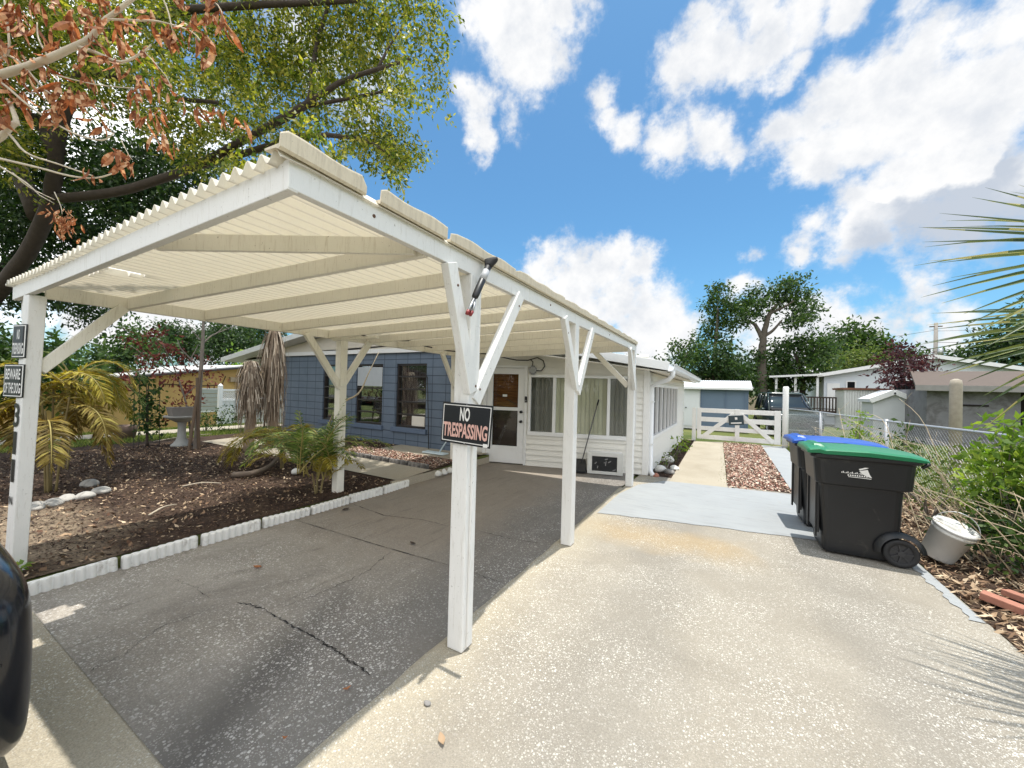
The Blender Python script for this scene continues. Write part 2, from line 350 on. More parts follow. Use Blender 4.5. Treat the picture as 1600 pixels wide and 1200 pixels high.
def crown(clumps, dens, size, droop=.35, rng=RNG, tw=14, spread=.13, asp=.42):
    """clumps: (x,y,z,r). hierarchical: twigs in shell of each clump, leaves round each twig."""
    out = []
    for (x, y, z, r) in clumps:
        nt = max(3, int(dens*r*r)); d = unit(rng.normal(size=(nt, 3))); rad = r*rng.uniform(.35, 1.08, nt)**.6
        c = np.array([x, y, z])+d*rad[:, None]*np.array([1, 1, .8])*(1+.25*rng.normal(size=(nt, 1)))
        tdir = unit(d*.8+rng.normal(size=(nt, 3))*.5-np.array([0, 0, droop]))
        k = tw; base = np.repeat(c, k, 0)+np.repeat(tdir, k, 0)*rng.uniform(-1, 1, (nt*k, 1))*spread*1.6+rng.normal(size=(nt*k, 3))*spread*.5
        ld = unit(np.repeat(tdir, k, 0)*.6+rng.normal(size=(nt*k, 3))*.75-np.array([0, 0, droop]))
        Ls = size*rng.uniform(.6, 1.3, nt*k)
        out.append(leaf_quads(base, ld, Ls, Ls*asp*rng.uniform(.8, 1.2, nt*k), rng))
    return np.concatenate(out)
def limb(mb, pts, r0, r1, n=8, jit=.03, sub=4):
    P = [Vector(p) for p in pts]; out = []
    for i in range(len(P)-1):
        for j in range(sub):
            t = j/sub; p0 = P[max(i-1, 0)]; p1 = P[i]; p2 = P[i+1]; p3 = P[min(i+2, len(P)-1)]
            q = .5*((2*p1)+(p2-p0)*t+(2*p0-5*p1+4*p2-p3)*t*t+(3*p1-p0-3*p2+p3)*t**3); out.append(q)
    out.append(P[-1]); m = len(out)
    for i in range(1, m-1): out[i] = out[i]+Vector(RNG.normal(size=3)*jit*(r0+(r1-r0)*i/m)*3)
    mb.tube(out, [r0+(r1-r0)*(i/(m-1)) for i in range(m)], n); return out
def frond(LV, mb, base, d, length, droop, ll, lw, n=34, side=.9, rng=RNG, hang=.25):
    """pinnate frond: appends leaflet quads to LV list, rachis tube to mb"""
    base = np.array(base, float); d = unit(np.array(d, float)); pts = [base.copy()]; p = base.copy(); dd = d.copy(); st = length/16
    for i in range(16):
        p = p+dd*st; pts.append(p.copy()); dd = unit(dd+np.array([0, 0, -droop/16*(1+i*.08)]))
    mb.tube(pts, [.014*(1-i/18)*length/1.6+.002 for i in range(17)], 5)
    A = np.array(pts)
    for i in range(n):
        t = .15+.85*i/(n-1); f = t*16; k = min(int(f), 15); q = A[k]+(A[k+1]-A[k])*(f-k); ax = unit(A[k+1]-A[k])
        sd = unit(np.cross(ax, [0, 0, 1.]) if abs(ax[2]) < .97 else np.array([1., 0, 0])); up = np.cross(sd, ax)
        L = ll*(math.sin(PI*(.12+.80*t))**.7)*rng.uniform(.85, 1.1)
        for sg in (-1, 1):
            v = unit(sd*sg*side+ax*.65+up*.18+rng.normal(size=3)*.1); w = unit(np.cross(v, up+rng.normal(size=3)*.25))*lw/2
            m = q+v*L*.5; tip = q+v*L*.95+np.array([0, 0, -L*hang]); 
            LV.extend([q, m+w+np.array([0, 0, -L*hang*.15]), tip, m-w+np.array([0, 0, -L*hang*.15])])
def text_mesh(txt, w, h, name, mat, parent, place, bold=.012, depth=.0015):
    """text fitted to w x h, centred; place maps (u,v,depth)->world"""
    cu = bpy.data.curves.new(name, 'FONT'); cu.body = txt; cu.align_x = 'LEFT'; cu.size = 1; cu.offset = bold; cu.resolution_u = 4
    o = bpy.data.objects.new(name, cu); COL.objects.link(o); dg = bpy.context.evaluated_depsgraph_get(); dg.update()
    me0 = o.evaluated_get(dg).to_mesh(); V = [v.co.copy() for v in me0.vertices]; F = [tuple(p.vertices) for p in me0.polygons]
    o.evaluated_get(dg).to_mesh_clear(); bpy.data.objects.remove(o); bpy.data.curves.remove(cu)
    x0 = min(v.x for v in V); x1 = max(v.x for v in V); y0 = min(v.y for v in V); y1 = max(v.y for v in V)
    mb = MB(); mb.add([place(((v.x-x0)/(x1-x0)-.5)*w, ((v.y-y0)/(y1-y0)-.5)*h, depth) for v in V], F)
    return mb.build(name, mat, parent, recalc=False)
def zg(x, y):
    """terrain height"""
    ss = lambda a, b, t: max(0, min(1, (t-a)/(b-a)))**2*(3-2*max(0, min(1, (t-a)/(b-a))))
    if x >= -4.6001: return -.05 if x < 1.70 else -.012
    z = .09+.08*ss(4, 7, y)
    z += (-.05-z)*ss(-11, -15, x); z += (-.60)*ss(-16.3, -20, x)
    return z
def sheet(name, poly, mat, off, step=.25, kind='structure', z=None):
    """grid sheet following zg inside a convex-ish polygon (x,y)"""
    bm = bmesh.new(); vs = [bm.verts.new((p[0], p[1], 0)) for p in poly]; bm.faces.new(vs)
    xs = [p[0] for p in poly]; ys = [p[1] for p in poly]
    if z is None:
        for ax, lo, hi in ((0, min(xs), max(xs)), (1, min(ys), max(ys))):
            t = lo+step
            while t < hi:
                no = [0, 0, 0]; no[ax] = 1; co = [0, 0, 0]; co[ax] = t
                bmesh.ops.bisect_plane(bm, geom=bm.verts[:]+bm.edges[:]+bm.faces[:], plane_co=co, plane_no=no); t += step
    for v in bm.verts: v.co.z = (zg(v.co.x, v.co.y) if z is None else z)+off
    bmesh.ops.recalc_face_normals(bm, faces=bm.faces)
    if sum(f.normal.z for f in bm.faces) < 0: bmesh.ops.reverse_faces(bm, faces=bm.faces)
    me = bpy.data.meshes.new(name); bm.to_mesh(me); bm.free()
    o = link(name, me, None, mat, (0, 0, 0)); o['kind'] = kind; return o
# ------------------------------------------------------------------ world + sun
SUND = Vector((.060, .088, 1)).normalized()
def world():
    w = bpy.data.worlds.new("World"); S.world = w; w.use_nodes = True; t = w.node_tree; n = t.nodes; l = t.links
    for x in list(n): n.remove(x)
    out = n.new('ShaderNodeOutputWorld'); sky = n.new('ShaderNodeTexSky'); sky.sky_type = 'NISHITA'; sky.sun_disc = False
    sky.sun_elevation = math.asin(SUND.z); sky.sun_rotation = math.atan2(SUND.x, SUND.y); sky.air_density = 1.0; sky.dust_density = 1.2; sky.ozone_density = 2.0
    def mth(op, a, b=0, c=0, clamp=False):
        m = n.new('ShaderNodeMath'); m.operation = op; m.use_clamp = clamp
        for i, v in enumerate((a, b, c)):
            if isinstance(v, (int, float)): m.inputs[i].default_value = v
            else: l.new(v, m.inputs[i])
        return m.outputs[0]
    bg = n.new('ShaderNodeBackground'); bg.inputs[1].default_value = SKY_STR
    tc = n.new('ShaderNodeTexCoord'); D = tc.outputs['Generated']
    def noise(scale, det, rough=.6, col=False, off=(0, 0, 0)):
        mp = n.new('ShaderNodeMapping'); mp.inputs['Location'].default_value = off; l.new(D, mp.inputs[0])
        x = n.new('ShaderNodeTexNoise'); x.inputs['Scale'].default_value = scale; x.inputs['Detail'].default_value = det; x.inputs['Roughness'].default_value = rough
        l.new(mp.outputs[0], x.inputs['Vector']); return x.outputs['Color' if col else 'Fac']
    # domain warp
    def vm(op, a, b):
        m = n.new('ShaderNodeVectorMath'); m.operation = op
        for i, v in enumerate((a, b)):
            if isinstance(v, tuple): m.inputs[i].default_value = v
            else: l.new(v, m.inputs[i])
        return m
    wv = vm('SUBTRACT', noise(5, 6, .6, True), (.5, .5, .5)).outputs[0]
    sc = n.new('ShaderNodeVectorMath'); sc.operation = 'SCALE'; l.new(wv, sc.inputs[0]); sc.inputs['Scale'].default_value = .17
    W = vm('ADD', D, sc.outputs[0]).outputs[0]
    def field(blobs):
        acc = None
        for b in blobs:
            px, py, r = b[:3]; wt = b[3] if len(b) > 3 else 1
            c = unit(ray(px, py)); e = [unit(ray(px+dx, py+dy)) for dx, dy in ((r, 0), (-r, 0), (0, r), (0, -r))]
            R_ = 1.24*sum(np.linalg.norm(c-q) for q in e)/4
            d = vm('DISTANCE', W, tuple(float(v) for v in c)).outputs['Value']
            f = mth('MULTIPLY_ADD', d, -wt/R_, wt)
            if acc is None: acc = f
            else:
                m = n.new('ShaderNodeMath'); m.operation = 'SMOOTH_MAX'; m.inputs[2].default_value = .18; l.new(acc, m.inputs[0]); l.new(f, m.inputs[1]); acc = m.outputs[0]
        return acc
    C = [(810, 30, 90), (838, 85, 66), (775, 10, 70), (880, 25, 50), (835, 130, 40, .8), (742, 165, 46), (750, 205, 34), (728, 135, 28, .8), (800, 160, 40, .55), (915, 8, 35, .6),
         (1065, 110, 62), (1110, 100, 58), (1160, 98, 55), (1200, 70, 52), (1165, 35, 42, .8), (1250, 25, 55), (1325, 10, 45), (1225, 110, 34, .8), (930, 160, 36, .8), (985, 205, 44, .85), (1050, 220, 50, .9), (1112, 222, 44, .85), (945, 185, 26, .7), (1165, 240, 30, .5),
         (1250, 200, 60), (1310, 180, 80), (1390, 140, 90), (1445, 85, 75), (1480, 190, 115), (1370, 230, 80), (1555, 130, 90, .8), (1585, 20, 70, .8), (1290, 240, 55), (1470, 290, 95), (1400, 330, 85), (1500, 340, 95), (1590, 300, 110), (1345, 375, 52), (1250, 390, 32, .8), (1280, 350, 32, .6), (1420, 285, 60), (1410, 20, 40, .6),
         (940, 425, 56), (900, 445, 66), (845, 432, 44), (1000, 412, 46), (975, 470, 80), (900, 500, 80), (1035, 505, 48), (830, 475, 60), (960, 392, 32), (1065, 520, 36),
         (1155, 445, 30), (1290, 475, 40), (1310, 495, 45), (1345, 515, 50), (1405, 512, 46), (1380, 488, 26, .8), (1435, 530, 45), (1165, 398, 18, .5), (1420, 470, 34, .6), (1500, 520, 50, .8), (1090, 490, 22, .6),
         (1000, 545, 90, .9), (1250, 555, 110, .9), (230, 515, 70), (330, 510, 70), (140, 500, 60), (480, 60, 70, .8), (560, 130, 60, .7), (60, 330, 120, .8), (60, 130, 90, .7), (420, 330, 60, .6), (-200, 500, 200), (-350, 150, 260, .8), (2000, 300, 260), (1900, -200, 260), (700, -500, 300), (200, -300, 220), (1300, -350, 220)]
    F = field(C)
    def fieldv(vs_):   # broad unseen clouds added overhead and behind the viewer as fill light
        acc = None
        for x, y, z, r in vs_:
            c = Vector((x, y, z)).normalized(); d = vm('DISTANCE', W, tuple(c)).outputs['Value']; f = mth('MULTIPLY_ADD', d, -1/r, 1)
            acc = f if acc is None else mth('MAXIMUM', acc, f)
        return acc
    FB_ = mth('MULTIPLY', fieldv([(0, -1, .5, .7), (.9, -.6, .5, .6), (-.9, -.7, .6, .6), (.6, -.3, 1, .42), (-.5, -.5, 1, .45), (.2, -.9, 1, .5), (-1, .1, .35, .4), (1, .1, .4, .45), (0, -1, .1, .8)]), 1.0); F0 = F; F = mth('MAXIMUM', F0, FB_)
    det = noise(9, 10, .62); det2 = noise(26, 8, .65)
    dens = mth('ADD', F, mth('MULTIPLY_ADD', det, 1.45, -.76)); dens = mth('ADD', dens, mth('MULTIPLY_ADD', det2, .75, -.375))
    mr = n.new('ShaderNodeMapRange'); mr.interpolation_type = 'SMOOTHERSTEP'; mr.inputs[1].default_value = -.06; mr.inputs[2].default_value = .62; l.new(dens, mr.inputs[0]); mask = mr.outputs[0]
    G = [(1480, 350, 110), (1570, 360, 90), (1560, 270, 60, .8), (1420, 360, 60, .8), (990, 500, 50, .35), (1350, 395, 50, .7)]
    g = mth('ADD', field(G), mth('MULTIPLY_ADD', det2, .5, -.25))
    W2 = field([(1460, 283, 52), (1500, 275, 40), (1400, 300, 30)]); g = mth('SUBTRACT', g, mth('MULTIPLY', mth('MAXIMUM', W2, 0), 1.6))
    mg = n.new('ShaderNodeMapRange'); mg.interpolation_type = 'SMOOTHSTEP'; mg.inputs[1].default_value = .05; mg.inputs[2].default_value = .6; l.new(g, mg.inputs[0])
    thick = n.new('ShaderNodeMapRange'); thick.interpolation_type = 'SMOOTHSTEP'; thick.inputs[1].default_value = .35; thick.inputs[2].default_value = .75; thick.inputs[3].default_value = 0; thick.inputs[4].default_value = 1
    l.new(noise(13, 8, .6, off=(3, 1, 2)), thick.inputs[0])
    gm = mth('MAXIMUM', mth('MULTIPLY', mg.outputs[0], .85), mth('MULTIPLY', thick.outputs[0], .5))
    cc = n.new('ShaderNodeMix'); cc.data_type = 'RGBA'; l.new(gm, cc.inputs[0]); cc.inputs[6].default_value = (1.0, 1.0, 1.0, 1); cc.inputs[7].default_value = (.50, .57, .68, 1)
    bg2 = n.new('ShaderNodeBackground'); l.new(cc.outputs[2], bg2.inputs[0]); l.new(mth('MULTIPLY_ADD', mth('MULTIPLY', mth('SUBTRACT', FB_, F0, 0, True), 4, 0, True), 1.35-CLOUD_STR, CLOUD_STR), bg2.inputs[1])  # added out-of-view fill clouds are brighter than the visible ones
    tint = n.new('ShaderNodeMix'); tint.data_type = 'RGBA'; tint.blend_type = 'MULTIPLY'; tint.inputs[0].default_value = 1; l.new(sky.outputs[0], tint.inputs[6]); tint.inputs[7].default_value = (*SKY_TINT, 1)
    l.new(tint.outputs[2], bg.inputs[0])
    mx = n.new('ShaderNodeMixShader'); l.new(mask, mx.inputs[0]); l.new(bg.outputs[0], mx.inputs[1]); l.new(bg2.outputs[0], mx.inputs[2]); l.new(mx.outputs[0], out.inputs[0])
SKY_STR, CLOUD_STR, SKY_TINT = .15, .63, (.385, .635, .72)
world()
sl = bpy.data.lights.new('sun', 'SUN'); sl.energy = 3.4; sl.angle = math.radians(.5); sl.color = (1, .955, .88)
so = bpy.data.objects.new('sun', sl); COL.objects.link(so); so.rotation_euler = SUND.to_track_quat('Z', 'Y').to_euler()
vs = S.view_settings; vs.view_transform = 'Standard'; vs.look = 'None'; vs.exposure = .70; vs.gamma = 1
# ------------------------------------------------------------------ ground
def ground():
    xs = sorted(set([-900, -400, -200, -100, -60, -40, -30, -25]+[round(-22+.75*i, 3) for i in range(24)]+[-4.6005, -4.6, 1.6995, 1.70, 1.73, 3, 5, 8, 12, 20, 40, 80, 200, 500, 900]))
    ys = sorted(set([-900, -300, -100, -40, -20, -10, -5]+[round(-3+.75*i, 3) for i in range(22)]+[16, 20, 28, 40, 60, 100, 200, 500, 1200]))
    mb = MB(); vs = [(x, y, zg(x, y)) for y in ys for x in xs]; nx = len(xs)
    mb.add(vs, [(j*nx+i, j*nx+i+1, (j+1)*nx+i+1, (j+1)*nx+i) for j in range(len(ys)-1) for i in range(nx-1)])
    o = mb.build('ground', GROUND, None, loc=(0, 0, 0), recalc=False); o['kind'] = 'structure'
ground()
sheet('driveway', [(-1.555, -14), (1.72, -14), (1.72, 4.3), (1.70, 6.0), (1.70, 8.05), (-1.50, 8.05), (-1.555, 6.7)], DRIVE, 0, z=-.004)
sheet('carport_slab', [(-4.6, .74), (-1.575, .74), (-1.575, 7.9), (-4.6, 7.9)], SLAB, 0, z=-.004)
sheet('front_apron', [(-9, -14), (-1.575, -14), (-1.575, .734), (-4.6, .734), (-9, .1)], DRIVE, 0, z=-.004)
sheet('apron_joint', [(-4.62, .72), (-1.57, .72), (-1.57, .75), (-4.62, .75)], DRIVE, 0, z=-.0075)
def seam():   # raised cement bead along the carport edge
    mb = MB(); pts = []; k = 90
    for i in range(k):
        y = -6+12.7*i/(k-1); pts.append((-1.565+.006*math.sin(i*1.7), y, 0))
    rings = [[(p[0]-.035, p[1], -.004), (p[0]-.02, p[1], .006+.003*math.sin(i*2.3)), (p[0]+.012, p[1], .007+.003*math.sin(i*1.3)), (p[0]+.03, p[1], -.004)] for i, p in enumerate(pts)]
    mb.loft(rings, closed=False, cap=False); o = mb.build('slab_joint_bead', DRIVE, None, loc=(0, 0, 0), smooth=True); o['kind'] = 'structure'
seam()
def cracks():
    mb = MB()
    def crack(px, w0, w1, jit=.012, sub=14):
        w0 *= .6; w1 *= .6; jit *= .7
        P = [at(a, b, d=1) for a, b in px]; P = [np.array([0, 0, HC])+(p-np.array([0, 0, HC]))*(HC/(HC-p[2])) for p in P]
        pts = []
        for i in range(len(P)-1):
            for j in range(sub): pts.append(P[i]+(P[i+1]-P[i])*j/sub+np.array([*RNG.normal(size=2)*jit, 0])*(0 if (i == 0 and j == 0) else 1))
        pts.append(P[-1]); n = len(pts); rings = []
        for i, p in enumerate(pts):
            d = unit(pts[min(i+1, n-1)]-pts[max(i-1, 0)]); sd = np.array([-d[1], d[0], 0]); w = (w0+(w1-w0)*i/(n-1))*RNG.uniform(.25, 1.5)*(.6+.8*abs(math.sin(i*.37)))*min(1, .25+i/6, .25+(n-1-i)/6)
            rings.append([(p[0]-sd[0]*w, p[1]-sd[1]*w, .0005), (p[0]+sd[0]*w, p[1]+sd[1]*w, .0005)])
        mb.loft(rings, closed=False, cap=False)
    crack([(463, 813), (585, 850), (704, 884)], .006, .006, .002); crack([(740, 895), (790, 912)], .005, .003)
    crack([(550, 787), (600, 805), (660, 812), (700, 822)], .006, .005, .006); crack([(745, 829), (800, 842), (862, 852)], .005, .004, .006)
    crack([(610, 862), (570, 895), (500, 927), (430, 953)], .004, .002); crack([(370, 940), (410, 950), (440, 968), (478, 988), (515, 1010), (545, 1030), (578, 1055)], .006, .009, .01)
    crack([(310, 958), (240, 985), (190, 1025), (125, 1055)], .003, .002); crack([(330, 935), (300, 915), (250, 900)], .003, .001)
    o = mb.build('slab_cracks', plain('crack_dark', (.018, .016, .015), .95), None, loc=(0, 0, 0), recalc=False); o['kind'] = 'structure'
cracks()
fe = [(-1.51+3.2*t, 5.12+.62*t**.85+.010*math.sin(t*31)+.005*math.sin(t*77+1)+.004*math.sin(t*171)+.006*math.sin(t*7)) for t in np.linspace(0, 1, 90)]
sheet('painted_apron', fe+[(1.70, 8.05), (-1.0, 7.72), (-1.36, 7.1), (-1.5, 6.3)], PAINTC, 0, z=.002, step=9)
sheet('painted_edge', [(1.70, 4.25)]+[(1.70, 5.55)]+[(1.60+.012*math.sin(t*23)+.010*math.sin(t*61)+.03*t, 5.55-1.3*t) for t in np.linspace(0, 1, 50)], PAINTC, 0, z=.002, step=9)
sheet('concrete_path', [(-.92, 7.72), (.02, 7.80), (-.12, 15.2), (-1.0, 14.7)], PATHC, 0, z=.0)
sheet('painted_path', [(1.0, 8.06), (1.62, 8.06), (1.62, 15.2), (1.0, 15.2)], PAINTC, 0, z=.001)
sheet('gravel_base', [(.03, 7.85), (.99, 8.06), (.99, 15.2), (-.11, 15.2)], MULCH, 0, z=-.012)
sheet('side_bed', [(-1.39, 8.1), (-.93, 7.75), (-1.0, 15.0), (-1.39, 15.0)], MULCH, 0, z=-.01)
sheet('planting_bed', [(-14.0, -3), (-4.62, -3), (-4.62, 6.98), (-12.4, 6.98), (-14.0, 4.6)], MULCH, .012)
sheet('mulch_strip', [(1.703, -6), (3.6, -6), (3.3, 9), (2.3, 15), (1.703, 15)]+[(1.705+.02*abs(math.sin(y*5.1))*abs(math.sin(y*2.3+1))+.01*math.sin(y*19)**2, y) for y in np.linspace(9, -5, 160)], MULCH0, .01, .5)
sheet('sidewalk', [(-16.2, -20), (-15.1, -20), (-15.1, 9), (-16.2, 9)], PATHC, .03, .5)
sheet('walkway', [(-11.5, 4.62), (-4.62, 4.52), (-4.62, 5.34), (-11.5, 5.5)], PATHC, .03, .5)
def edge_strip():
    mb = MB(); mb.box(-4.64, -4.598, 4.40, 7.24, -.06, .128); o = mb.build('walkway_edge', PATHC, None, loc=(0, 0, 0)); o['kind'] = 'structure'
edge_strip()
sheet('door_pad', [(-5.0, 6.93), (-4.605, 6.93), (-4.605, 7.25), (-5.0, 7.16)], PATHC, .036, .5)
sheet('paver_strip', [(-7.0, 6.28), (-4.75, 6.2), (-4.75, 6.96), (-7.0, 6.96)], PATHC, .03, .5)
# ------------------------------------------------------------------ carport
ZR = lambda x: 2.410+(x+4.95)*.0165          # underside of the roof sheets
ZB = lambda x: 2.295+(x+4.95)*.0185          # underside of beams
RUSTM = plain('rusty_fixing', (.12, .06, .035), .8, .3)
def carport():
    T = thing('carport', 'open white timber carport with a cream corrugated roof over the dark concrete slab', 'carport', (-3.2, 3.9, 0))
    # corrugated roof
    wl = .092; nx = int(3.98/wl*8); xs = [-5.38+i*wl/8 for i in range(nx+1)]; nx = len(xs)-1
    ys = [0.0, .10, .16, .22, .30, .36, .42, .6, 1.2, 2.2, 3.4, 4.8, 6.2]
    y0 = lambda x: .775+(x+1.4)*.0145
    mb = MB(); vs = []; ph = 0
    for i, y in enumerate(ys):
        for x in xs:
            yy = y0(x)+y; sag = -.012*math.sin(PI*((yy*1.55) % 1))*.5
            vs.append((x, yy, ZR(x)+.023*math.sin(2*PI*x/wl)+.022+(.010*math.sin(x*2.1+1) if i == 0 else 0)))
    hole = lambda x, y: (abs(y-1.02) < .06 and -4.02 < x < -3.80) or (abs(y-1.16) < .05 and -3.95 < x < -3.86) or (abs(y-.86) < .05 and -3.62 < x < -3.5) or (abs(y-.93) < .045 and -4.28 < x < -4.05)
    n1 = nx+1
    for j in range(len(ys)-1):
        for i in range(nx):
            cx = (xs[i]+xs[i+1])/2; cy = y0(cx)+(ys[j]+ys[j+1])/2
            if hole(cx, cy): continue
            mb.f.append((j*n1+i, j*n1+i+1, (j+1)*n1+i+1, (j+1)*n1+i)); mb.mi.append(0)
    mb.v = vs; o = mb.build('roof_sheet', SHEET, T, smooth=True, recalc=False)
    sd = o.modifiers.new('thick', 'SOLIDIFY'); sd.thickness = .003
    # turned up edge sheets along the driveway side
    mb = MB()
    segs = [(.765, 1.14, .066, .072), (1.22, 1.70, .070, .070), (1.73, 2.5, .064, .064), (2.5, 3.5, .066, .062), (3.5, 4.6, .062, .058), (4.6, 5.8, .06, .055), (5.8, 6.98, .058, .05)]
    for (a, b, h0, h1) in segs:
        n = 14; ring = []
        for i in range(n+1):
            t = i/n; y = a+(b-a)*t; h = h0+(h1-h0)*t+.006*math.sin(y*17)
            if i == 0: h *= .75
            if i == n and b < 1.5: h *= .45
            zb = ZR(-1.4)+.02
            prof = [(-1.50, zb+.012), (-1.43, zb+.004), (-1.408, zb-.006), (-1.400, zb+.004), (-1.3985, zb+h*.9), (-1.400, zb+h), (-1.403, zb+h), (-1.4035, zb+h*.9), (-1.408, zb+.014), (-1.5, zb+.02)]
            ring.append([(x, y, z) for x, z in prof])
        mb.loft(ring)
    mb.build('edge_flashing', FLASH, T)
    bx = lambda name, f, m=WHITE, par=T, bev=.004: (lambda mb: (f(mb), mb.build(name, m, par, bev=bev))[1])(MB())
    # driveway side beam, front fascia, yard side beam
    def rb(mb, ya, yb):
        n = 8; R_ = []
        for i in range(n+1):
            y = ya+(yb-ya)*i/n; s = .006*math.sin(y*1.3)
            R_.append([(-1.46, y, 2.362+s), (-1.42, y, 2.362+s), (-1.42, y, 2.472+s), (-1.46, y, 2.472+s)])
        mb.loft(R_)
    for ya, yb in ((.81, 2.775), (2.778, 4.86), (4.863, 6.98)): bx('side_beam', lambda mb: rb(mb, ya, yb))
    ff = lambda x: ((x+5.34)/3.918)
    for xa, xb in ((-5.34, -3.302), (-3.299, -1.422)):
        ya, yb = .752+.058*ff(xa), .752+.058*ff(xb); za, zb = 2.293+.069*ff(xa), 2.293+.069*ff(xb); ta, tb = 2.405+.065*ff(xa), 2.405+.065*ff(xb)
        bx('front_fascia', lambda mb: mb.hexa([(xa, ya, za), (xb, yb, zb), (xb, yb+.04, zb), (xa, ya+.04, za), (xa, ya, ta), (xb, yb, tb), (xb, yb+.04, tb), (xa, ya+.04, ta)]))
    bx('side_beam', lambda mb: mb.box(-4.95, -4.91, .86, 6.98, 2.29, 2.402), CREAM)
    bx('back_beam', lambda mb: mb.hexa([(-4.905, 6.88, 2.29), (-1.465, 6.88, 2.36), (-1.465, 6.92, 2.36), (-4.905, 6.92, 2.29), (-4.905, 6.88, 2.404), (-1.465, 6.88, 2.462), (-1.465, 6.92, 2.462), (-4.905, 6.92, 2.404)]), CREAM)
    bx('beam_end_board', lambda mb: mb.box(-5.33, -5.22, .80, .84, 2.14, 2.43), WHITE)
    for (yl, yr) in [(1.37, 1.60), (1.98, 2.14), (2.80, 2.86), (3.45, 3.5), (4.1, 4.15), (4.75, 4.8), (5.4, 5.42), (6.1, 6.1)]:
        bx('rafter', lambda mb: mb.hexa([(-4.905, yl-.02, 2.298), (-1.465, yr-.02, 2.366), (-1.465, yr+.02, 2.366), (-4.905, yl+.02, 2.298), (-4.905, yl-.02, 2.404), (-1.465, yr-.02, 2.462), (-1.465, yr+.02, 2.462), (-4.905, yl+.02, 2.404)]), CREAM)
    bx('diagonal_brace', lambda mb: mb.bar((-1.50, 1.545, 2.41), (-2.75, .87, 2.405), .03, .09), CREAM)
    # posts (near-right-bottom corner given), slight lean like the old timbers
    P = [(-1.41, 1.96, 0, 0, -.004, WHITE, 2.365), (-1.42, 3.88, 0, 0, 0, WHITE, 2.365), (-1.42, 6.86, 0, 0, 0, WHITE, 2.365), (-4.80, 3.56, .0, -.05, .03, CREAM, 2.30), (-4.80, 6.25, .1, -.05, 0, CREAM, 2.30)]
    for (x, y, z0, lx, ly, m, zt) in P:
        w = .115
        o = bx('post', lambda mb: mb.hexa([(x-w, y, z0), (x, y, z0), (x, y+w, z0), (x-w, y+w, z0), (x-w+lx, y+ly, zt), (x+lx, y+ly, zt), (x+lx, y+w+ly, zt), (x-w+lx, y+w+ly, zt)]), m, bev=.006)
    bx('post', lambda mb: mb.hexa([(-4.98, .712, .02), (-4.87, .732, .02), (-4.87, .812, .02), (-4.98, .805, .02), (-4.98, .754, 2.30), (-4.87, .766, 2.30), (-4.87, .862, 2.30), (-4.98, .855, 2.30)]), WHITE, bev=.006)
    # trim strip on the nearest post
    bx('trim_strip', lambda mb: mb.box(-1.409, -1.394, 2.0, 2.035, .02, 1.5), WHITE, bev=.003)
    bx('joint_plate', lambda mb: mb.box(-4.835, -4.815, 3.575, 3.66, 1.62, 1.72), CREAM, bev=.003)
    # V braces
    def br(x, y0_, z0_, y1_, z1_, m=WHITE): bx('brace', lambda mb: mb.bar((x, y0_, z0_), (x, y1_, z1_), .055, .088, (1, 0, 0) if 0 else (0, 1, 0)), m)
    br(-1.452+.03, 1.995, 1.62, 1.745, 2.37); br(-1.452+.03, 2.03, 1.56, 2.60, 2.37)
    br(-1.45+.03, 3.93, 1.66, 3.53, 2.37); br(-1.45+.03, 3.96, 1.62, 4.42, 2.37)
    br(-1.45+.03, 6.88, 1.7, 6.45, 2.37)
    bx('brace', lambda mb: mb.bar((-1.54, 6.915, 1.75), (-2.15, 6.915, 2.37), .055, .088, (1, 0, 0)), CREAM)
    br(-4.865, 3.60, 1.60, 3.08, 2.31, CREAM); br(-4.865, 3.66, 1.66, 4.10, 2.31, CREAM); br(-4.865, 6.28, 1.62, 5.85, 2.3, CREAM)
    br(-4.915, .84, 1.70, 1.33, 2.31, CREAM)
    # rusty fixing heads on the braces
    for (x, y, z) in [(-1.394, 1.80, 2.25), (-1.394, 2.56, 2.28), (-1.394, 2.01, 1.66), (-1.394, 2.06, 1.64), (-1.394, 3.60, 2.22), (-1.394, 4.35, 2.25), (-1.394, 3.95, 1.70), (-1.394, 6.5, 2.3), (-1.4185, 1.2, 2.42), (-1.4185, 3.2, 2.42), (-1.4185, 5.2, 2.42)]:
        m = MB(); m.lathe([(0, 0), (.009, 0), (.008, .004), (0, .006)], 8, (x-.002, y, z), Matrix.Rotation(PI/2, 3, 'Y'), cap=False); m.build('nail_head', RUSTM, T)
    bx('conduit_board', lambda mb: mb.box(-4.9, -4.0, 3.47, 3.52, 2.26, 2.295), CREAM)
    return T
CARPORT = carport()
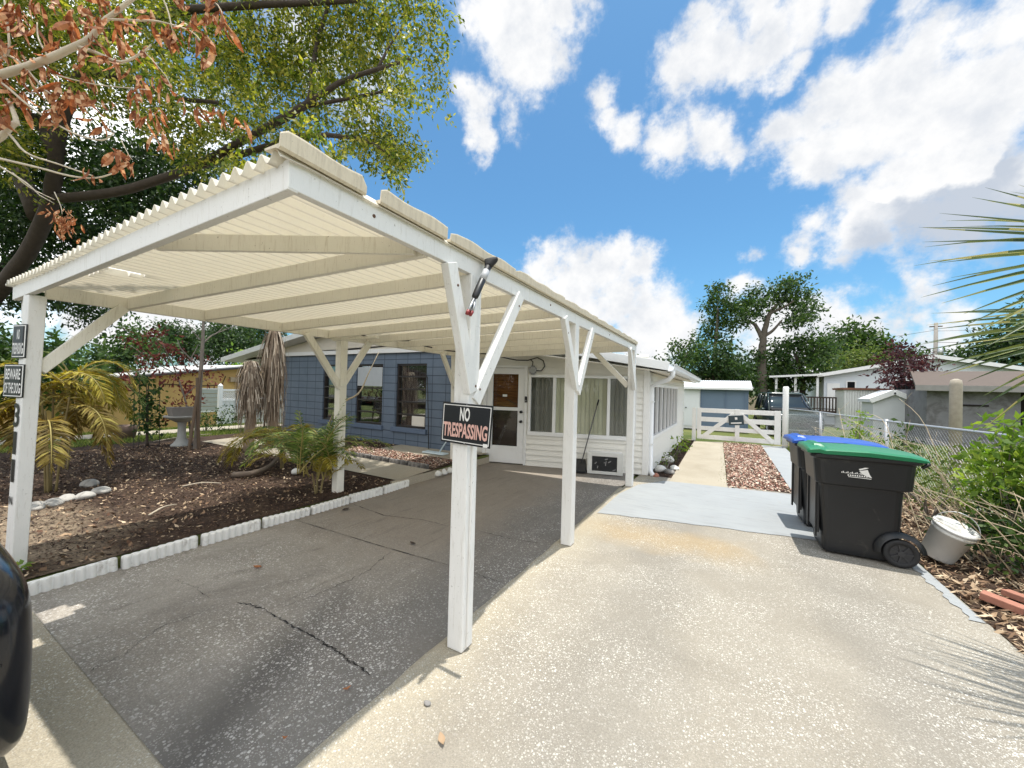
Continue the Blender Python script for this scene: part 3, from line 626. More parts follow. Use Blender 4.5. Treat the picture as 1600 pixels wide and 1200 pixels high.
# ------------------------------------------------------------------ house
A0 = Vector((-5.0, 7.15, 0)); B0 = Vector((-1.39, 8.05, 0)); DW = (B0-A0).normalized(); NW = Vector((DW.y, -DW.x, 0)); LW = (B0-A0).length
FW = Matrix(((DW.x, NW.x, 0, A0.x), (DW.y, NW.y, 0, A0.y), (0, 0, 1, 0), (0, 0, 0, 1)))       # (s, out, z) -> world
FS = Matrix(((0, 1, 0, -1.39), (1, 0, 0, 8.05), (0, 0, 1, 0), (0, 0, 0, 1)))                    # side wall: s along +y, out +x
FB = Matrix(((1, 0, 0, 0), (0, -1, 0, 7.0), (0, 0, 1, 0), (0, 0, 0, 1)))                        # block wall: s = x, out = -y
def wbox(mb, F, s0, s1, o0, o1, z0, z1, mi=0): return mb.box(s0, s1, o0, o1, z0, z1, mi, F)
def siding(mb, F, s0, s1, z0, z1, h=.118):
    k = int(math.floor(z0/h)); z = k*h
    while z < z1-1e-4:
        a = max(z, z0); b = min(z+h, z1); oa = .026*(1-(a-z)/h)+.002; ob = .026*(1-(b-z)/h)+.002
        vs = [(s0, oa, a), (s1, oa, a), (s1, ob, b), (s0, ob, b), (s0, -.02, a), (s1, -.02, a), (s1, -.02, b), (s0, -.02, b)]
        mb.hexa([F @ Vector(v) for v in (vs[0], vs[1], vs[5], vs[4], vs[3], vs[2], vs[6], vs[7])]); z += h
def blockmat():
    k = NT('blue_blocks'); sp = k.N('ShaderNodeSeparateXYZ'); g = k.N('ShaderNodeNewGeometry'); k.l.new(g.outputs['Position'], sp.inputs[0])
    cb = k.N('ShaderNodeCombineXYZ'); k.l.new(k.math('ADD', sp.outputs['X'], .02), cb.inputs[0]); k.l.new(k.math('ADD', sp.outputs['Z'], -.11), cb.inputs[1])
    b = k.N('ShaderNodeTexBrick'); b.offset = 0; b.squash = 1; b.inputs['Scale'].default_value = 1; b.inputs['Brick Width'].default_value = .405; b.inputs['Row Height'].default_value = .2
    b.inputs['Mortar Size'].default_value = .0075; b.inputs['Mortar Smooth'].default_value = .15; k.l.new(cb.outputs[0], b.inputs['Vector'])
    base = k.mix(k.fr(k.noise(3, 6, .6), .3, .7), (.108, .145, .195), (.138, .178, .235)); base = k.mix(k.fr(k.noise(1.1, 7, .7), .45, .75, 0, .5), base, (.15, .185, .235)); base = k.mix(k.fr(k.noise(9, 8, .8), .62, .70, 0, .4), base, (.07, .09, .125)); a = k.mix(b.outputs['Fac'], base, (.028, .038, .06))
    k.bump(k.math('ADD', k.math('MULTIPLY', b.outputs['Fac'], -1), k.math('MULTIPLY', k.noise(90, 4), .12)), .6, .01); return k.set(a, .55, 0, .4)
BLOCK = blockmat()
BRONZE = plain('bronze_frame', (.03, .024, .022), .4, .1)
CURT = (lambda k: (k.bump(k.noise(3, 2, .5, 0, k.map((14, 14, .2))), .5, .02), k.set(k.mix(k.fr(k.noise(3, 2, .5, 0, k.map((16, 16, .2))), .35, .65), (.05, .035, .035), (.17, .125, .12)), .9))[1])(NT('brown_curtain'))
BLIND = islands('vertical_blind', (0, (.66, .62, .47)), (1, (.80, .76, .60)), rough=.8)
BLINDD = islands('vertical_blind_dark', (0, (.24, .22, .20)), (1, (.36, .34, .31)), rough=.8)
WOODD = (lambda k: k.set(k.mix(k.fr(k.noise(4, 6, .6, .5, k.map((1, 1, 14))), .3, .7), (.16, .055, .018), (.42, .17, .05)), .5))(NT('door_wood'))
DARKIN = plain('dark_interior', (.012, .009, .009), .9)
def house():
    H = thing('house', 'single storey blue block house with a white sided front room and low gable roof', 'house', (-6.5, 8, 0))
    mk = lambda name, mb, m, par=H, **k: mb.build(name, m, par, **k)
    # block wall with three openings
    wins = [(-10.2, -9.2), (-8.78, -7.76), (-7.28, -6.28)]; Z0, Z1 = .62, 2.20
    mb = MB(); xs = [-12.15]+[v for w in wins for v in w]+[-4.95]
    for i in range(0, len(xs), 2): wbox(mb, FB, xs[i], xs[i+1], -.2, 0, 0, 2.5)
    for a, b in wins: wbox(mb, FB, a, b, -.2, 0, 0, Z0); wbox(mb, FB, a, b, -.2, 0, Z1, 2.5)
    mb.box(-12.15, -11.95, 7.2, 15, 0, 2.5); mk('block_wall', mb, BLOCK)
    for i, (a, b) in enumerate(wins):
        f = MB()
        for s in (a, b-.045): wbox(f, FB, s, s+.045, -.13, -.04, Z0, Z1)
        for z in (Z0, Z1-.045): wbox(f, FB, a+.045, b-.045, -.13, -.04, z, z+.045)
        n = 5
        for j in range(1, n): z = Z0+(Z1-Z0)*j/n; wbox(f, FB, a+.045, b-.045, -.10, -.035, z-.019, z+.019)
        W = mk('window', f, BRONZE)
        g = MB(); wbox(g, FB, a+.04, b-.04, -.098, -.092, Z0+.04, Z1-.04); mk('pane', g, CLEAR, W)
        g = MB()
        if i == 1: wbox(g, FB, a-.02, b+.02, -.6, -.58, Z0-.05, Z1+.05); mk('dark_room', g, DARKIN, W)
        else:
            n2 = 50; g.loft([[FB @ Vector((a+.02+(b-a-.04)*t/n2, -.2+.025*math.sin(t*1.9)+.01*math.sin(t*.7), z)) for t in range(n2+1)] for z in (Z0-.02, Z1+.02)], closed=False, cap=False); mk('curtain', g, CURT, W, smooth=True)
        g = MB(); wbox(g, FB, a-.1, b+.06, 0, .06, Z0-.115, Z0); mk('sill', g, BLUET, W, bev=.008)
        if i == 1:
            g = MB(); g.loft([[FB @ Vector((a+.03+(b-a-.06)*t/60, -.02+.008*math.sin(t*1.6), z)) for t in range(61)] for z in (1.62, 2.12)], closed=False, cap=False); mk('cover_panel', g, plain('panel_grey', (.42, .45, .47), .5, .1), W, smooth=True)
        if i == 2:
            g = MB(); wbox(g, FB, b-.47, b-.05, -.16, -.02, Z0+.05, Z0+.30); mk('white_box', g, plain('box_white', (.7, .66, .58), .6, .1), W, bev=.02)
    # gable above the block wall
    g = MB(); zr = lambda x: 3.42-(abs(x+8.2)*(.151 if x < -8.2 else .168))
    pts = [(-14.6, 2.5), (-4.95, 2.5), (-4.95, zr(-4.95)-.15), (-8.2, zr(-8.2)-.15), (-14.4, zr(-14.4)-.1)]
    n = len(pts); g.add([(x, 6.93, z) for x, z in pts]+[(x, 6.99, z) for x, z in pts], [tuple(range(n)), tuple(range(2*n-1, n-1, -1))]+[(i, i+n, (i+1) % n+n, (i+1) % n) for i in range(n)])
    mk('gable', g, plain('gable_cream', (.66, .61, .52), .6, .06, 3)); g = MB(); g.box(-14.6, -4.95, 6.90, 6.928, 2.47, 2.58); mk('gable_trim', g, TRIM, bev=.004)
    # roof slabs
    roofm = (lambda k: (k.bump(k.noise(40, 4), .3), k.set(k.mix(k.noise(2, 6), (.50, .52, .54), (.66, .67, .68)), .45))[1])(NT('roof_white'))
    r = MB(); t = .1
    def slab(p): r.hexa([(x, y, z-t) for x, y, z in p]+list(p))
    slab([(-14.9, 6.5, 2.41), (-8.2, 6.5, 3.42), (-8.2, 15.6, 3.42), (-14.9, 15.6, 2.41)])
    slab([(-8.2, 6.5, 3.42), (-5.0, 6.62, zr(-5)), (-5.0, 15.6, zr(-5)), (-8.2, 15.6, 3.42)])
    slab([(-5.0, 6.72, zr(-5)), (-.98, 7.66, zr(-.98)), (-.98, 15.6, zr(-.98)), (-5.0, 15.6, zr(-5))])
    R = mk('roof', r, roofm)
    f = MB(); f.bar((-14.92, 6.47, 2.36), (-8.2, 6.47, 3.37), .03, .15); f.bar((-8.2, 6.47, 3.37), (-5.0, 6.585, zr(-5)-.05), .03, .15)
    f.bar((-4.99, 6.70, zr(-5)-.06), (-.96, 7.635, zr(-.96)-.06), .035, .16); mk('fascia', f, TRIM, R, bev=.004)
    g = MB(); prof = [(-.985, 2.05), (-.90, 2.05), (-.865, 2.09), (-.86, 2.165), (-.845, 2.17), (-.845, 2.18), (-.87, 2.18), (-.875, 2.10), (-.90, 2.065), (-.972, 2.065), (-.972, 2.175), (-.985, 2.175)]
    g.loft([[(x, y, z) for x, z in prof] for y in (7.64, 15.6)]); mk('gutter', g, VINYL, R)
    g = MB(); g.hexa([(-4.9, 6.78, zr(-4.9)-.30), (-1.0, 7.70, 2.03), (-1.0, 15.5, 2.03), (-4.9, 15.5, zr(-4.9)-.30), (-4.9, 6.78, zr(-4.9)-.28), (-1.0, 7.70, 2.05), (-1.0, 15.5, 2.05), (-4.9, 15.5, zr(-4.9)-.28)]); mk('soffit', g, plain('soffit_cream', (.78, .74, .65), .6, .05, 3), R)
    # white front wall (siding with openings)
    mb = MB(); zt = 2.52
    D0, D1 = .24, 1.24; W0, W1 = 1.27, 3.50
    siding(mb, FW, 0, D0, 0, zt); siding(mb, FW, D0, D1, 2.16, zt); siding(mb, FW, D1, LW, 1.95, zt-.12); siding(mb, FW, D1, W0, .68, 1.95); siding(mb, FW, W1, LW, .68, 1.95); siding(mb, FW, D1, LW, 0, .68)
    wbox(mb, FW, 0, LW, -.5, -.48, 0, 2.3); mk('siding_wall', mb, SIDING)
    c = MB(); wbox(c, FW, LW-.09, LW+.02, .0, .035, 0, 2.2); c.box(-1.385, -1.355, 8.055, 8.15, 0, 2.05); mk('corner_board', c, WHITE, bev=.004)
    # door
    d = MB(); wbox(d, FW, D0, D0+.075, -.1, .04, 0, 2.16); wbox(d, FW, D1-.055, D1, -.1, .04, 0, 2.16); wbox(d, FW, D0+.075, D1-.055, -.1, .04, 2.11, 2.16); mk('door_frame', d, TRIM, bev=.004)
    d = MB(); a, b = D0+.08, D1-.06
    wbox(d, FW, a, a+.135, -.03, .02, .02, 2.10); wbox(d, FW, b-.145, b, -.03, .02, .02, 2.10); wbox(d, FW, a+.135, b-.145, -.03, .02, 1.97, 2.10); wbox(d, FW, a+.135, b-.145, -.03, .02, 1.17, 1.24); wbox(d, FW, a+.135, b-.145, -.03, .02, .02, .39)
    D = mk('door', d, TRIM, bev=.004)
    for z0, z1 in ((1.24, 1.97), (.39, 1.17)):
        g = MB(); wbox(g, FW, a+.13, b-.14, -.012, -.006, z0-.005, z1+.005); mk('pane', g, CLEAR, D)
    g = MB()
    for j in range(46):
        z = .3+j*.037; g.hexa([FW @ Vector(v) for v in ((a, -.10, z), (b, -.10, z), (b, -.085, z+.002), (a, -.085, z+.002), (a, -.085, z+.03), (b, -.085, z+.03), (b, -.07, z+.034), (a, -.07, z+.034))])
    wbox(g, FW, a, b, -.13, -.11, 0, 2.1); mk('slatted_inner_door', g, WOODD, D)
    g = MB(); wbox(g, FW, a+.1, b-.1, -.068, -.06, .3, 1.20); mk('dark_lower_panel', g, plain('lower_panel', (.035, .016, .01), .4, .3, 9), D)
    g = MB(); g.bar(FW @ Vector((a+.14, .0, 1.56)), FW @ Vector((b-.15, .0, 1.30)), .008, .018, NW); mk('grab_bar', g, BRONZE, D)
    g = MB(); wbox(g, FW, a+.36, a+.46, -.004, 0, 1.47, 1.52); mk('sticker', g, plain('sticker_white', (.75, .75, .72), .5), D)
    for z in (1.15, .94):
        g = MB(); g.lathe([(.0, 0), (.03, 0), (.03, .01), (.014, .015), (.014, .035), (.028, .045), (.03, .065), (.02, .075), (0, .077)], 14, FW @ Vector((b-.06, .02, z)), NW.to_track_quat('Z', 'Y').to_matrix(), cap=False); mk('knob', g, BLACK, D, smooth=True)
    g = MB(); wbox(g, FW, D1-.045, D1+.01, .041, .06, 1.36, 1.49); B = mk('doorbell', g, BLACK, bev=.008)
    g = MB(); g.lathe([(0, 0), (.014, 0), (.014, .006), (0, .006)], 12, FW @ Vector((D1-.018, .061, 1.40)), NW.to_track_quat('Z', 'Y').to_matrix(), cap=False); mk('button', g, GREY, B)
    # front window
    d = MB(); zb, zq = .74, 1.91
    wbox(d, FW, W0, W1, -.06, .05, .66, zb); wbox(d, FW, W0, W1, -.06, .05, zq, 1.965)
    for s0, s1 in ((W0, W0+.05), (1.80, 1.865), (2.925, 2.985), (W1-.05, W1)): wbox(d, FW, s0, s1, -.06, .045, zb, zq)
    W = mk('window', d, TRIM, bev=.003)
    for s0, s1, m in ((W0+.05, 1.80, BLINDD), (1.865, 2.925, BLIND), (2.985, W1-.05, BLINDD)):
        g = MB(); wbox(g, FW, s0-.005, s1+.005, -.016, -.01, zb-.005, zq+.005); mk('pane', g, CLEAR, W)
        g = MB(); n = int((s1-s0)/.085); w = (s1-s0)/n
        for j in range(n):
            if s0 < 1.5 and j < 1: continue
            s = s0+w*j; g.add([FW @ Vector(v) for v in ((s, -.045, zb+.002), (s+w*.95, -.026, zb+.002), (s+w*.95, -.026, zq-.002), (s, -.045, zq-.002))], [(0, 1, 2, 3)])
        mk('blinds', g, m, W)
    # meter box and weatherhead
    g = MB(); g.lathe([(0, 0), (.085, 0), (.085, .05), (.07, .08), (0, .085)], 20, FW @ Vector((1.36, .02, 2.06)), NW.to_track_quat('Z', 'Y').to_matrix(), cap=False); wbox(g, FW, 1.32, 1.40, .02, .06, 1.97, 2.16); mk('junction_box', g, GREY, smooth=False, bev=.004)
    # side wall
    mb = MB(); e = 7.05; s0, s1 = .38, 4.85
    siding(mb, FS, .1, s0, .68, 2.06); siding(mb, FS, .1, e, 0, .68); siding(mb, FS, .1, e, 1.82, 2.06); siding(mb, FS, s1, e, .68, 1.82); mk('siding_wall', mb, SIDING)
    d = MB(); wbox(d, FS, s0, s1, -.05, .045, .66, .73); wbox(d, FS, s0, s1, -.05, .045, 1.77, 1.83)
    n = 7
    for j in range(n+1): s = s0+(s1-s0-.06)*j/n; wbox(d, FS, s, s+.06, -.05, .04, .73, 1.77)
    W = mk('window', d, TRIM, bev=.003)
    for j in range(n): s = s0+(s1-s0-.06)*j/n+.06; g = MB(); wbox(g, FS, s-.003, s+(s1-s0-.06)/n-.057, -.02, -.01, .725, 1.775); mk('pane', g, GLASSD, W)
    # downspout
    g = MB(); g.tube([(-.91, 7.78, 2.07), (-.91, 7.80, 1.98), (-1.0, 7.88, 1.90), (-1.22, 8.04, 1.84), (-1.33, 8.12, 1.76), (-1.33, 8.13, 1.6), (-1.33, 8.13, .1), (-1.30, 8.08, .04), (-1.26, 7.98, .03)], .045, 10); mk('downspout', g, VINYL, smooth=True)
    g = MB(); 
    for z in (1.45, .6): g = MB(); g.box(-1.385, -1.28, 8.075, 8.185, z, z+.03); mk('downspout_strap', g, TRIM)
    # rest of the house volume
    mb = MB(); mb.box(-11.9, -1.42, 14.9, 15.1, 0, 2.3); mk('rear_wall', mb, BLOCK)
    return H
HOUSE = house()
def cable():
    mb = MB(); mb.tube([at(548, 517, Y=3.75), at(575, 527, Y=4.0), at(610, 532, Y=4.4), at(640, 532, Y=4.75), at(665, 541, Y=5.2), at(700, 548, Y=5.9), at(760, 553, Y=6.6)]+[FW @ Vector(v) for v in ((1.0, .12, 2.27), (1.25, .08, 2.27), (1.45, .07, 2.33), (1.58, .06, 2.27), (1.62, .06, 2.15), (1.55, .06, 2.05), (1.42, .06, 2.05))], .013, 6)
    mb.tube([FW @ Vector(v) for v in ((1.3, .09, 2.29), (1.36, .08, 2.24), (1.35, .07, 2.16))], .012, 6)
    tag(mb.build('power_cable', CABLE, None, smooth=True), 'black power cable sagging under the carport rafters to the grey box beside the door', 'cable')
cable()
# ------------------------------------------------------------------ signs and small things on the carport
def gp(px, py, z=0.):
    r = ray(px, py); t = (z-HC)/r[2]; return np.array([0, 0, HC])+r*t
LETW = plain('letter_white', (.78, .77, .74), .5, .05)
LETF = plain('letter_faded', (.70, .42, .36), .5, .25, 30)
def sign_big():
    T = thing('warning_sign', 'black NO TRESPASSING sign nailed to the nearest white carport post', 'sign', (-1.405, 1.93, 1.42))
    tl = Vector((-1.592, 1.935, 1.555)); tr = Vector((-1.205, 1.925, 1.545)); bl = Vector((-1.602, 1.935, 1.302)); brr = Vector((-1.222, 1.925, 1.290))
    pl = lambda u, v, d=0: tl*(1-u)*(1-v)+tr*u*(1-v)+bl*(1-u)*v+brr*u*v+Vector((-.02, -1, 0))*d
    mb = MB(); n = 8
    mb.hexa([pl(0, 1, -.006), pl(1, 1, -.006), pl(1, 1, 0), pl(0, 1, 0), pl(0, 0, -.006), pl(1, 0, -.006), pl(1, 0, 0), pl(0, 0, 0)]); mb.build('sign_plate', BLACKM, T, bev=.002)
    b = MB(); m, w = .03, .012
    def strip(u0, u1, v0, v1): b.hexa([pl(u0, v1, 0), pl(u1, v1, 0), pl(u1, v1, .001), pl(u0, v1, .001), pl(u0, v0, 0), pl(u1, v0, 0), pl(u1, v0, .001), pl(u0, v0, .001)])
    strip(.025, .975, .045, .065); strip(.025, .975, .935, .955); strip(.025, .038, .065, .935); strip(.962, .975, .065, .935); b.build('border', LETW, T)
    pc = lambda cu, cv, W_, H_: (lambda u, v, d: pl(cu+u, cv-v, d+.0008))
    text_mesh('NO', .20, .33, 'lettering', LETW, T, pc(.475, .265, 0, 0), .03)
    text_mesh('TRESPASSING', .89, .36, 'lettering', LETF, T, pc(.49, .665, 0, 0), .03)
    s = MB(); s.hexa([pl(.87, .99, .0012), pl(.955, .99, .0012), pl(.955, .99, .002), pl(.87, .99, .002), pl(.87, .905, .0012), pl(.955, .905, .0012), pl(.955, .905, .002), pl(.87, .905, .002)]); s.build('price_sticker', LETW, T)
    s = MB()
    for u, v in ((.5, .03), (.5, .97)): s = MB(); s.lathe([(0, 0), (.004, 0), (.003, .003), (0, .004)], 8, pl(u, v, .0005), Matrix.Rotation(PI/2, 3, 'X'), cap=False); s.build('nail_head', GREY, T)
sign_big()
yf = lambda z: .7355+.0152*(z-.3)
yfx = lambda x, z: yf(z)+(x+4.87)*.14
def bent_sign(zt, zb, xl, label, lines):
    T = thing('warning_sign', label, 'sign', (-4.95, yf(zb)-.01, zb))
    def P(u, v, d):   # u 0..1 along bent width, v 0..1 up
        z = zb+(zt-zb)*v; y1 = yf(z)-.012; pts = [Vector((xl, y1+(xl+4.88)*.20, z)), Vector((-4.880, y1, z)), Vector((-4.860, y1+.016, z))]
        k = .93
        if u < k: p = pts[0].lerp(pts[1], u/k); n = Vector((.2, -.98, 0))
        else: p = pts[1].lerp(pts[2], (u-k)/(1-k)); n = Vector((.79, -.61, 0))
        return p+n*d
    mb = MB(); us = [0, .2, .4, .6, .75, .86, 1]
    for d, m, nm, ins in ((0, BLACKM, 'sign_plate', 0),):
        g = MB(); g.loft([[P(u, 0, d) for u in us], [P(u, 1, d) for u in us]], closed=False, cap=False); g.loft([[P(u, 0, d-.003) for u in us], [P(u, 1, d-.003) for u in us]], closed=False, cap=False); g.build(nm, m, T, recalc=False)
    b = MB()
    for v0, v1 in ((.03, .055), (.945, .97)): b.loft([[P(u, v, .001) for u in [.03, .2, .4, .6, .75, .86, .97]] for v in (v0, v1)], closed=False, cap=False)
    for u0, u1 in ((.03, .05), (.95, .97)): b.loft([[P(u, v, .001) for u in (u0, u1)] for v in (.055, .945)], closed=False, cap=False)
    b.build('border', LETW, T, recalc=False)
    for (tx, w, h, cu, cv) in lines: text_mesh(tx, w, h, 'lettering', LETW, T, lambda u, v, d: P(cu+u, cv+v, .0015), .02, 0)
bent_sign(2.06, 1.79, -5.03, 'black NO TRESPASSING sign bent round the left front post, above a second sign', [('NO', .26, .30, .5, .70), ('TRESPASSING', .88, .34, .5, .28)])
bent_sign(1.74, 1.475, -5.12, 'black BEWARE OF THE DOG sign bent round the left front post above the house number', [('BEWARE', .82, .32, .5, .70), ('OF THE DOG', .88, .32, .5, .28)])
for tx, z, h, w, lab in (('3', 1.335, .19, .09, 'black house number 3 on the left front carport post, just under the dog sign'), ('1', 1.115, .18, .05, 'black number 1 on the left front carport post, directly below the number 3'), ('1', .895, .18, .05, 'lower of the two black number 1 figures on the left front carport post'), ('N', .66, .065, .05, 'small black letter N under the house numbers on the left front post')):
    lean = -.028*(2.3-z)/2.3
    o = text_mesh(tx, w, h, 'house_number', BLACK, None, lambda u, v, d: Vector((-4.93+u, yfx(-4.93+u, z+v)-.002-d, z+v)), .02, .004); tag(o, lab, 'house number')
def tool():
    a = Vector((-1.36, 1.86, 2.10)); b = Vector((-1.345, 2.075, 2.475)); d = (b-a).normalized()
    T = thing('long_handled_tool', 'black tubular tool with a flared end and silver sticker clipped across the nearest post braces', 'tool', a)
    mb = MB(); L = (b-a).length; pt = lambda t: a+d*L*t
    mb.tube([pt(.0), pt(.06), pt(.25)], [.012, .011, .011], 10); mb.tube([pt(.25), pt(.28), pt(.35), pt(.88)], [.011, .02, .022, .022], 12); mb.build('handle', BLACK, T, smooth=True)
    g = MB(); m = d.to_track_quat('Z', 'Y').to_matrix(); r_ = []
    for (t, w, h) in ((0, .022, .022), (.012, .03, .024), (.03, .045, .028), (.045, .052, .028), (.058, .045, .02)):
        r_.append([pt(.86)+m @ Vector((math.cos(q)*w, math.sin(q)*h, t*(1 if 1 else 0)+(.018*abs(math.cos(q)) if t > .02 else 0))) for q in np.linspace(0, 2*PI, 16, endpoint=False)])
    g.loft(r_); g.build('flared_end', RUBBER, T, smooth=True)
    g = MB(); g.tube([pt(.60), pt(.78)], .0226, 12); g.build('sticker', plain('silver_sticker', (.45, .46, .47), .3, .3, 40), T, smooth=True)
    redm = plain('red_plastic', (.25, .03, .03), .4, .1)
    for s in (-1, 1):
        g = MB(); o = Vector((.012, .016*s, 0)); g.tube([pt(.24)+o*.3, pt(.12)+o, pt(.02)+o*1.2], [.006, .008, .009], 8); g.build('clamp_arm', GALV, T, smooth=True)
        g = MB(); g.tube([pt(.02)+o*1.2, pt(-.05)+o*1.0], .011, 8); g.build('clamp_tip', redm, T, smooth=True)
tool()
def ac():
    T = thing('air_conditioner', 'boxy white air conditioner with a dark slatted grille set low in the white siding', 'air conditioner', FW @ Vector((2.92, .2, 0)))
    s0, s1, z0, z1, o1 = 2.60, 3.24, .02, .42, .36
    f = MB(); wbox(f, FW, s0, s1, 0, o1-.02, z0, z0+.03); wbox(f, FW, s0, s1, 0, o1-.02, z1-.03, z1); wbox(f, FW, s0, s0+.03, 0, o1-.02, z0+.03, z1-.03); wbox(f, FW, s1-.03, s1, 0, o1-.02, z0+.03, z1-.03); f.build('case', TRIM, T, bev=.006)
    f = MB(); wbox(f, FW, s0-.02, s0+.07, o1-.03, o1, z0-.01, z1+.02); wbox(f, FW, s1-.09, s1+.02, o1-.03, o1, z0-.01, z1+.02); wbox(f, FW, s0+.07, s1-.09, o1-.03, o1, z1-.06, z1+.02); wbox(f, FW, s0+.07, s1-.09, o1-.03, o1, z0-.01, z0+.05); f.build('front_frame', plain('ac_grey', (.66, .66, .63), .5, .1, dirt=(.3, .26, .2)), T, bev=.006)
    g = MB(); wbox(g, FW, s0+.03, s1-.03, .17, .20, z0+.03, z1-.03)
    z = z0+.06
    while z < z1-.06: g.hexa([FW @ Vector(v) for v in ((s0+.07, .25, z+.006), (s1-.09, .25, z+.006), (s1-.09, o1-.012, z-.004), (s0+.07, o1-.012, z-.004), (s0+.07, .25, z+.009), (s1-.09, .25, z+.009), (s1-.09, o1-.012, z), (s0+.07, o1-.012, z))]); z += .016
    g.build('grille', plain('grille_dark', (.085, .088, .09), .5, .2), T)
    for k in range(7):   # torn foil scraps behind the slats
        s = s0+.12+RNG.uniform(0, .42); z = z0+.07+RNG.uniform(0, .22); l = RNG.uniform(.02, .09); a = RNG.uniform(.2, 1.5)
        q = MB(); q.bar(FW @ Vector((s, o1-.008, z)), FW @ Vector((s+l*math.cos(a), o1-.004, z+l*math.sin(a))), .012, .004, NW); q.build('foil_scrap', GALV, T)
ac()
def dustpan():
    p0 = FW @ Vector((2.43, .30, .0)); T = thing('lobby_dustpan', 'black upright dustpan with a long handle leaning on the white siding beside the air conditioner', 'dustpan', p0)
    g = MB(); g.tube([FW @ Vector((2.46, .27, .20)), FW @ Vector((2.60, .16, .8)), FW @ Vector((2.73, .05, 1.36))], .012, 8); g.build('handle', plain('handle_grey', (.08, .08, .085), .4, .1), T, smooth=True)
    g = MB(); g.tube([FW @ Vector((2.73, .05, 1.36)), FW @ Vector((2.76, .03, 1.47))], .016, 8); g.build('grip', BLACK, T, smooth=True)
    g = MB(); q = [(2.28, .42, .012), (2.58, .42, .012), (2.56, .22, .03), (2.32, .22, .03), (2.32, .34, .03), (2.56, .34, .03), (2.54, .20, .26), (2.34, .20, .26)]; g.hexa([FW @ Vector(v) for v in q]); g.build('pan', BLACK, T, bev=.012)
dustpan()
def hook():
    x0 = -6.03; mb = MB(); mb.tube([(x0, 6.86, .2), (-6.1, 6.9, .8), (-6.17, 6.93, 1.5), (-6.20, 6.94, 1.85), (-6.26, 6.94, 1.95), (-6.36, 6.93, 1.98), (-6.44, 6.92, 1.93)], .011, 6)
    tag(mb.build('shepherds_hook', CABLE, None, smooth=True), 'thin black hooked rod leaning on the blue block wall', 'garden hook')
    T = thing('flat_mop', 'white flat headed mop propped on the paver by the blue wall', 'mop', (-5.5, 6.45, .2)); MW = plain('mop_blue_white', (.62, .72, .76), .5, .1)
    g = MB(); g.tube([(-5.42, 6.5, .22), (-5.30, 6.75, .62), (-5.2, 6.95, .98)], .015, 8); g.build('handle', MW, T, smooth=True)
    g = MB(); g.box(-5.80, -5.20, 6.38, 6.56, .20, .235); g.build('mop_head', MW, T, bev=.012)
hook()
# ------------------------------------------------------------------ edging
ORD = ['first', 'second', 'third', 'fourth', 'fifth', 'sixth', 'seventh', 'eighth', 'ninth', 'tenth', 'eleventh', 'twelfth']
def edging_mesh(L, n, h, w):
    k = 7; top = []
    for i in range(n):
        for j in range(k):
            t = (i+(j+.5)/k)/n; b = abs(math.sin(PI*(t*n)))**.7; top.append((t*L-L/2, b))
    out = [(x, .16*w+.40*w*b) for x, b in top]; inn = [(x, -.16*w-.40*w*b) for x, b in reversed(top)]
    ring = out+inn
    return ring
EDGEM = plain('edging_white', (.80, .79, .76), .85, .10, 7, bump=.5, bs=45, dirt=(.30, .26, .21), dth=.58)
def curb():
    y = -.45; i = 0; L = .56
    specs = []
    while y < 4.35:
        if 3.42 < y+L/2 < 3.55: y = 3.72
        specs.append(y); y += L+.012+RNG.uniform(0, .012)
    vis = 0
    for q, y in enumerate(specs):
        r = edging_mesh(L, 9, .13, .075); mb = MB(); hh = .10
        rings = []
        for z, s in ((-.04, 1), (hh*.75, 1), (hh*.92, .94), (hh*.98, .8), (hh, .55)): rings.append([(v[1]*s, v[0]*(1-.03*(1-s)), z+(.006*math.sin(v[0]*40) if z > .1 else 0)) for v in r])
        mb.loft(rings); rz = Matrix.Rotation(RNG.normal()*.03, 3, 'Z') @ Matrix.Rotation(RNG.normal()*.02, 3, 'X') @ Matrix.Rotation(RNG.normal()*.07, 3, 'Y')
        mb.v = [tuple(rz @ Vector(p)+Vector((-4.575+RNG.normal()*0+.004*math.sin(q*2.2), y+L/2, .006*math.cos(q*1.7)))) for p in mb.v]
        o = mb.build('edging_block', EDGEM, None, smooth=False)
        tag(o, '%s white scalloped edging piece along the carport slab, counted from the black car' % ORD[q], 'edging', 'white scalloped edging along the carport slab')
curb()
def edging2():
    # blackened scalloped row along the walkway, and white rounded stones beside the slab
    for q in range(5):
        a = Vector((-4.75-.52*q, 5.42+.015*q, .12)); r = edging_mesh(.5, 6, .1, .07); mb = MB()
        for z, s in (): pass
        mb.loft([[(v[0]*1, v[1]*s, z) for v in r] for z, s in ((-.03, 1), (.075, 1), (.10, .8))]); mb.v = [tuple(Vector(p)+a-Vector((.25, 0, 0))) for p in mb.v]
        tag(mb.build('edging_block', plain('edging_stained', (.30, .28, .26), .85, .2, 9, bump=.4, dirt=(.02, .02, .02), dth=.42), None), '%s stained scalloped edging piece beside the walkway, counted from the slab' % ORD[q], 'edging', 'stained scalloped edging beside the walkway')
    for q in range(7):
        a = (-4.60+.01*math.sin(q), 5.50+.17*q, .03); rock('edging_stone', a, (.07, .085, .07), CONCW, q, '%s white rounded edging stone beside the carport slab, counted from the walkway' % ORD[q], 'white rounded stones beside the carport slab')
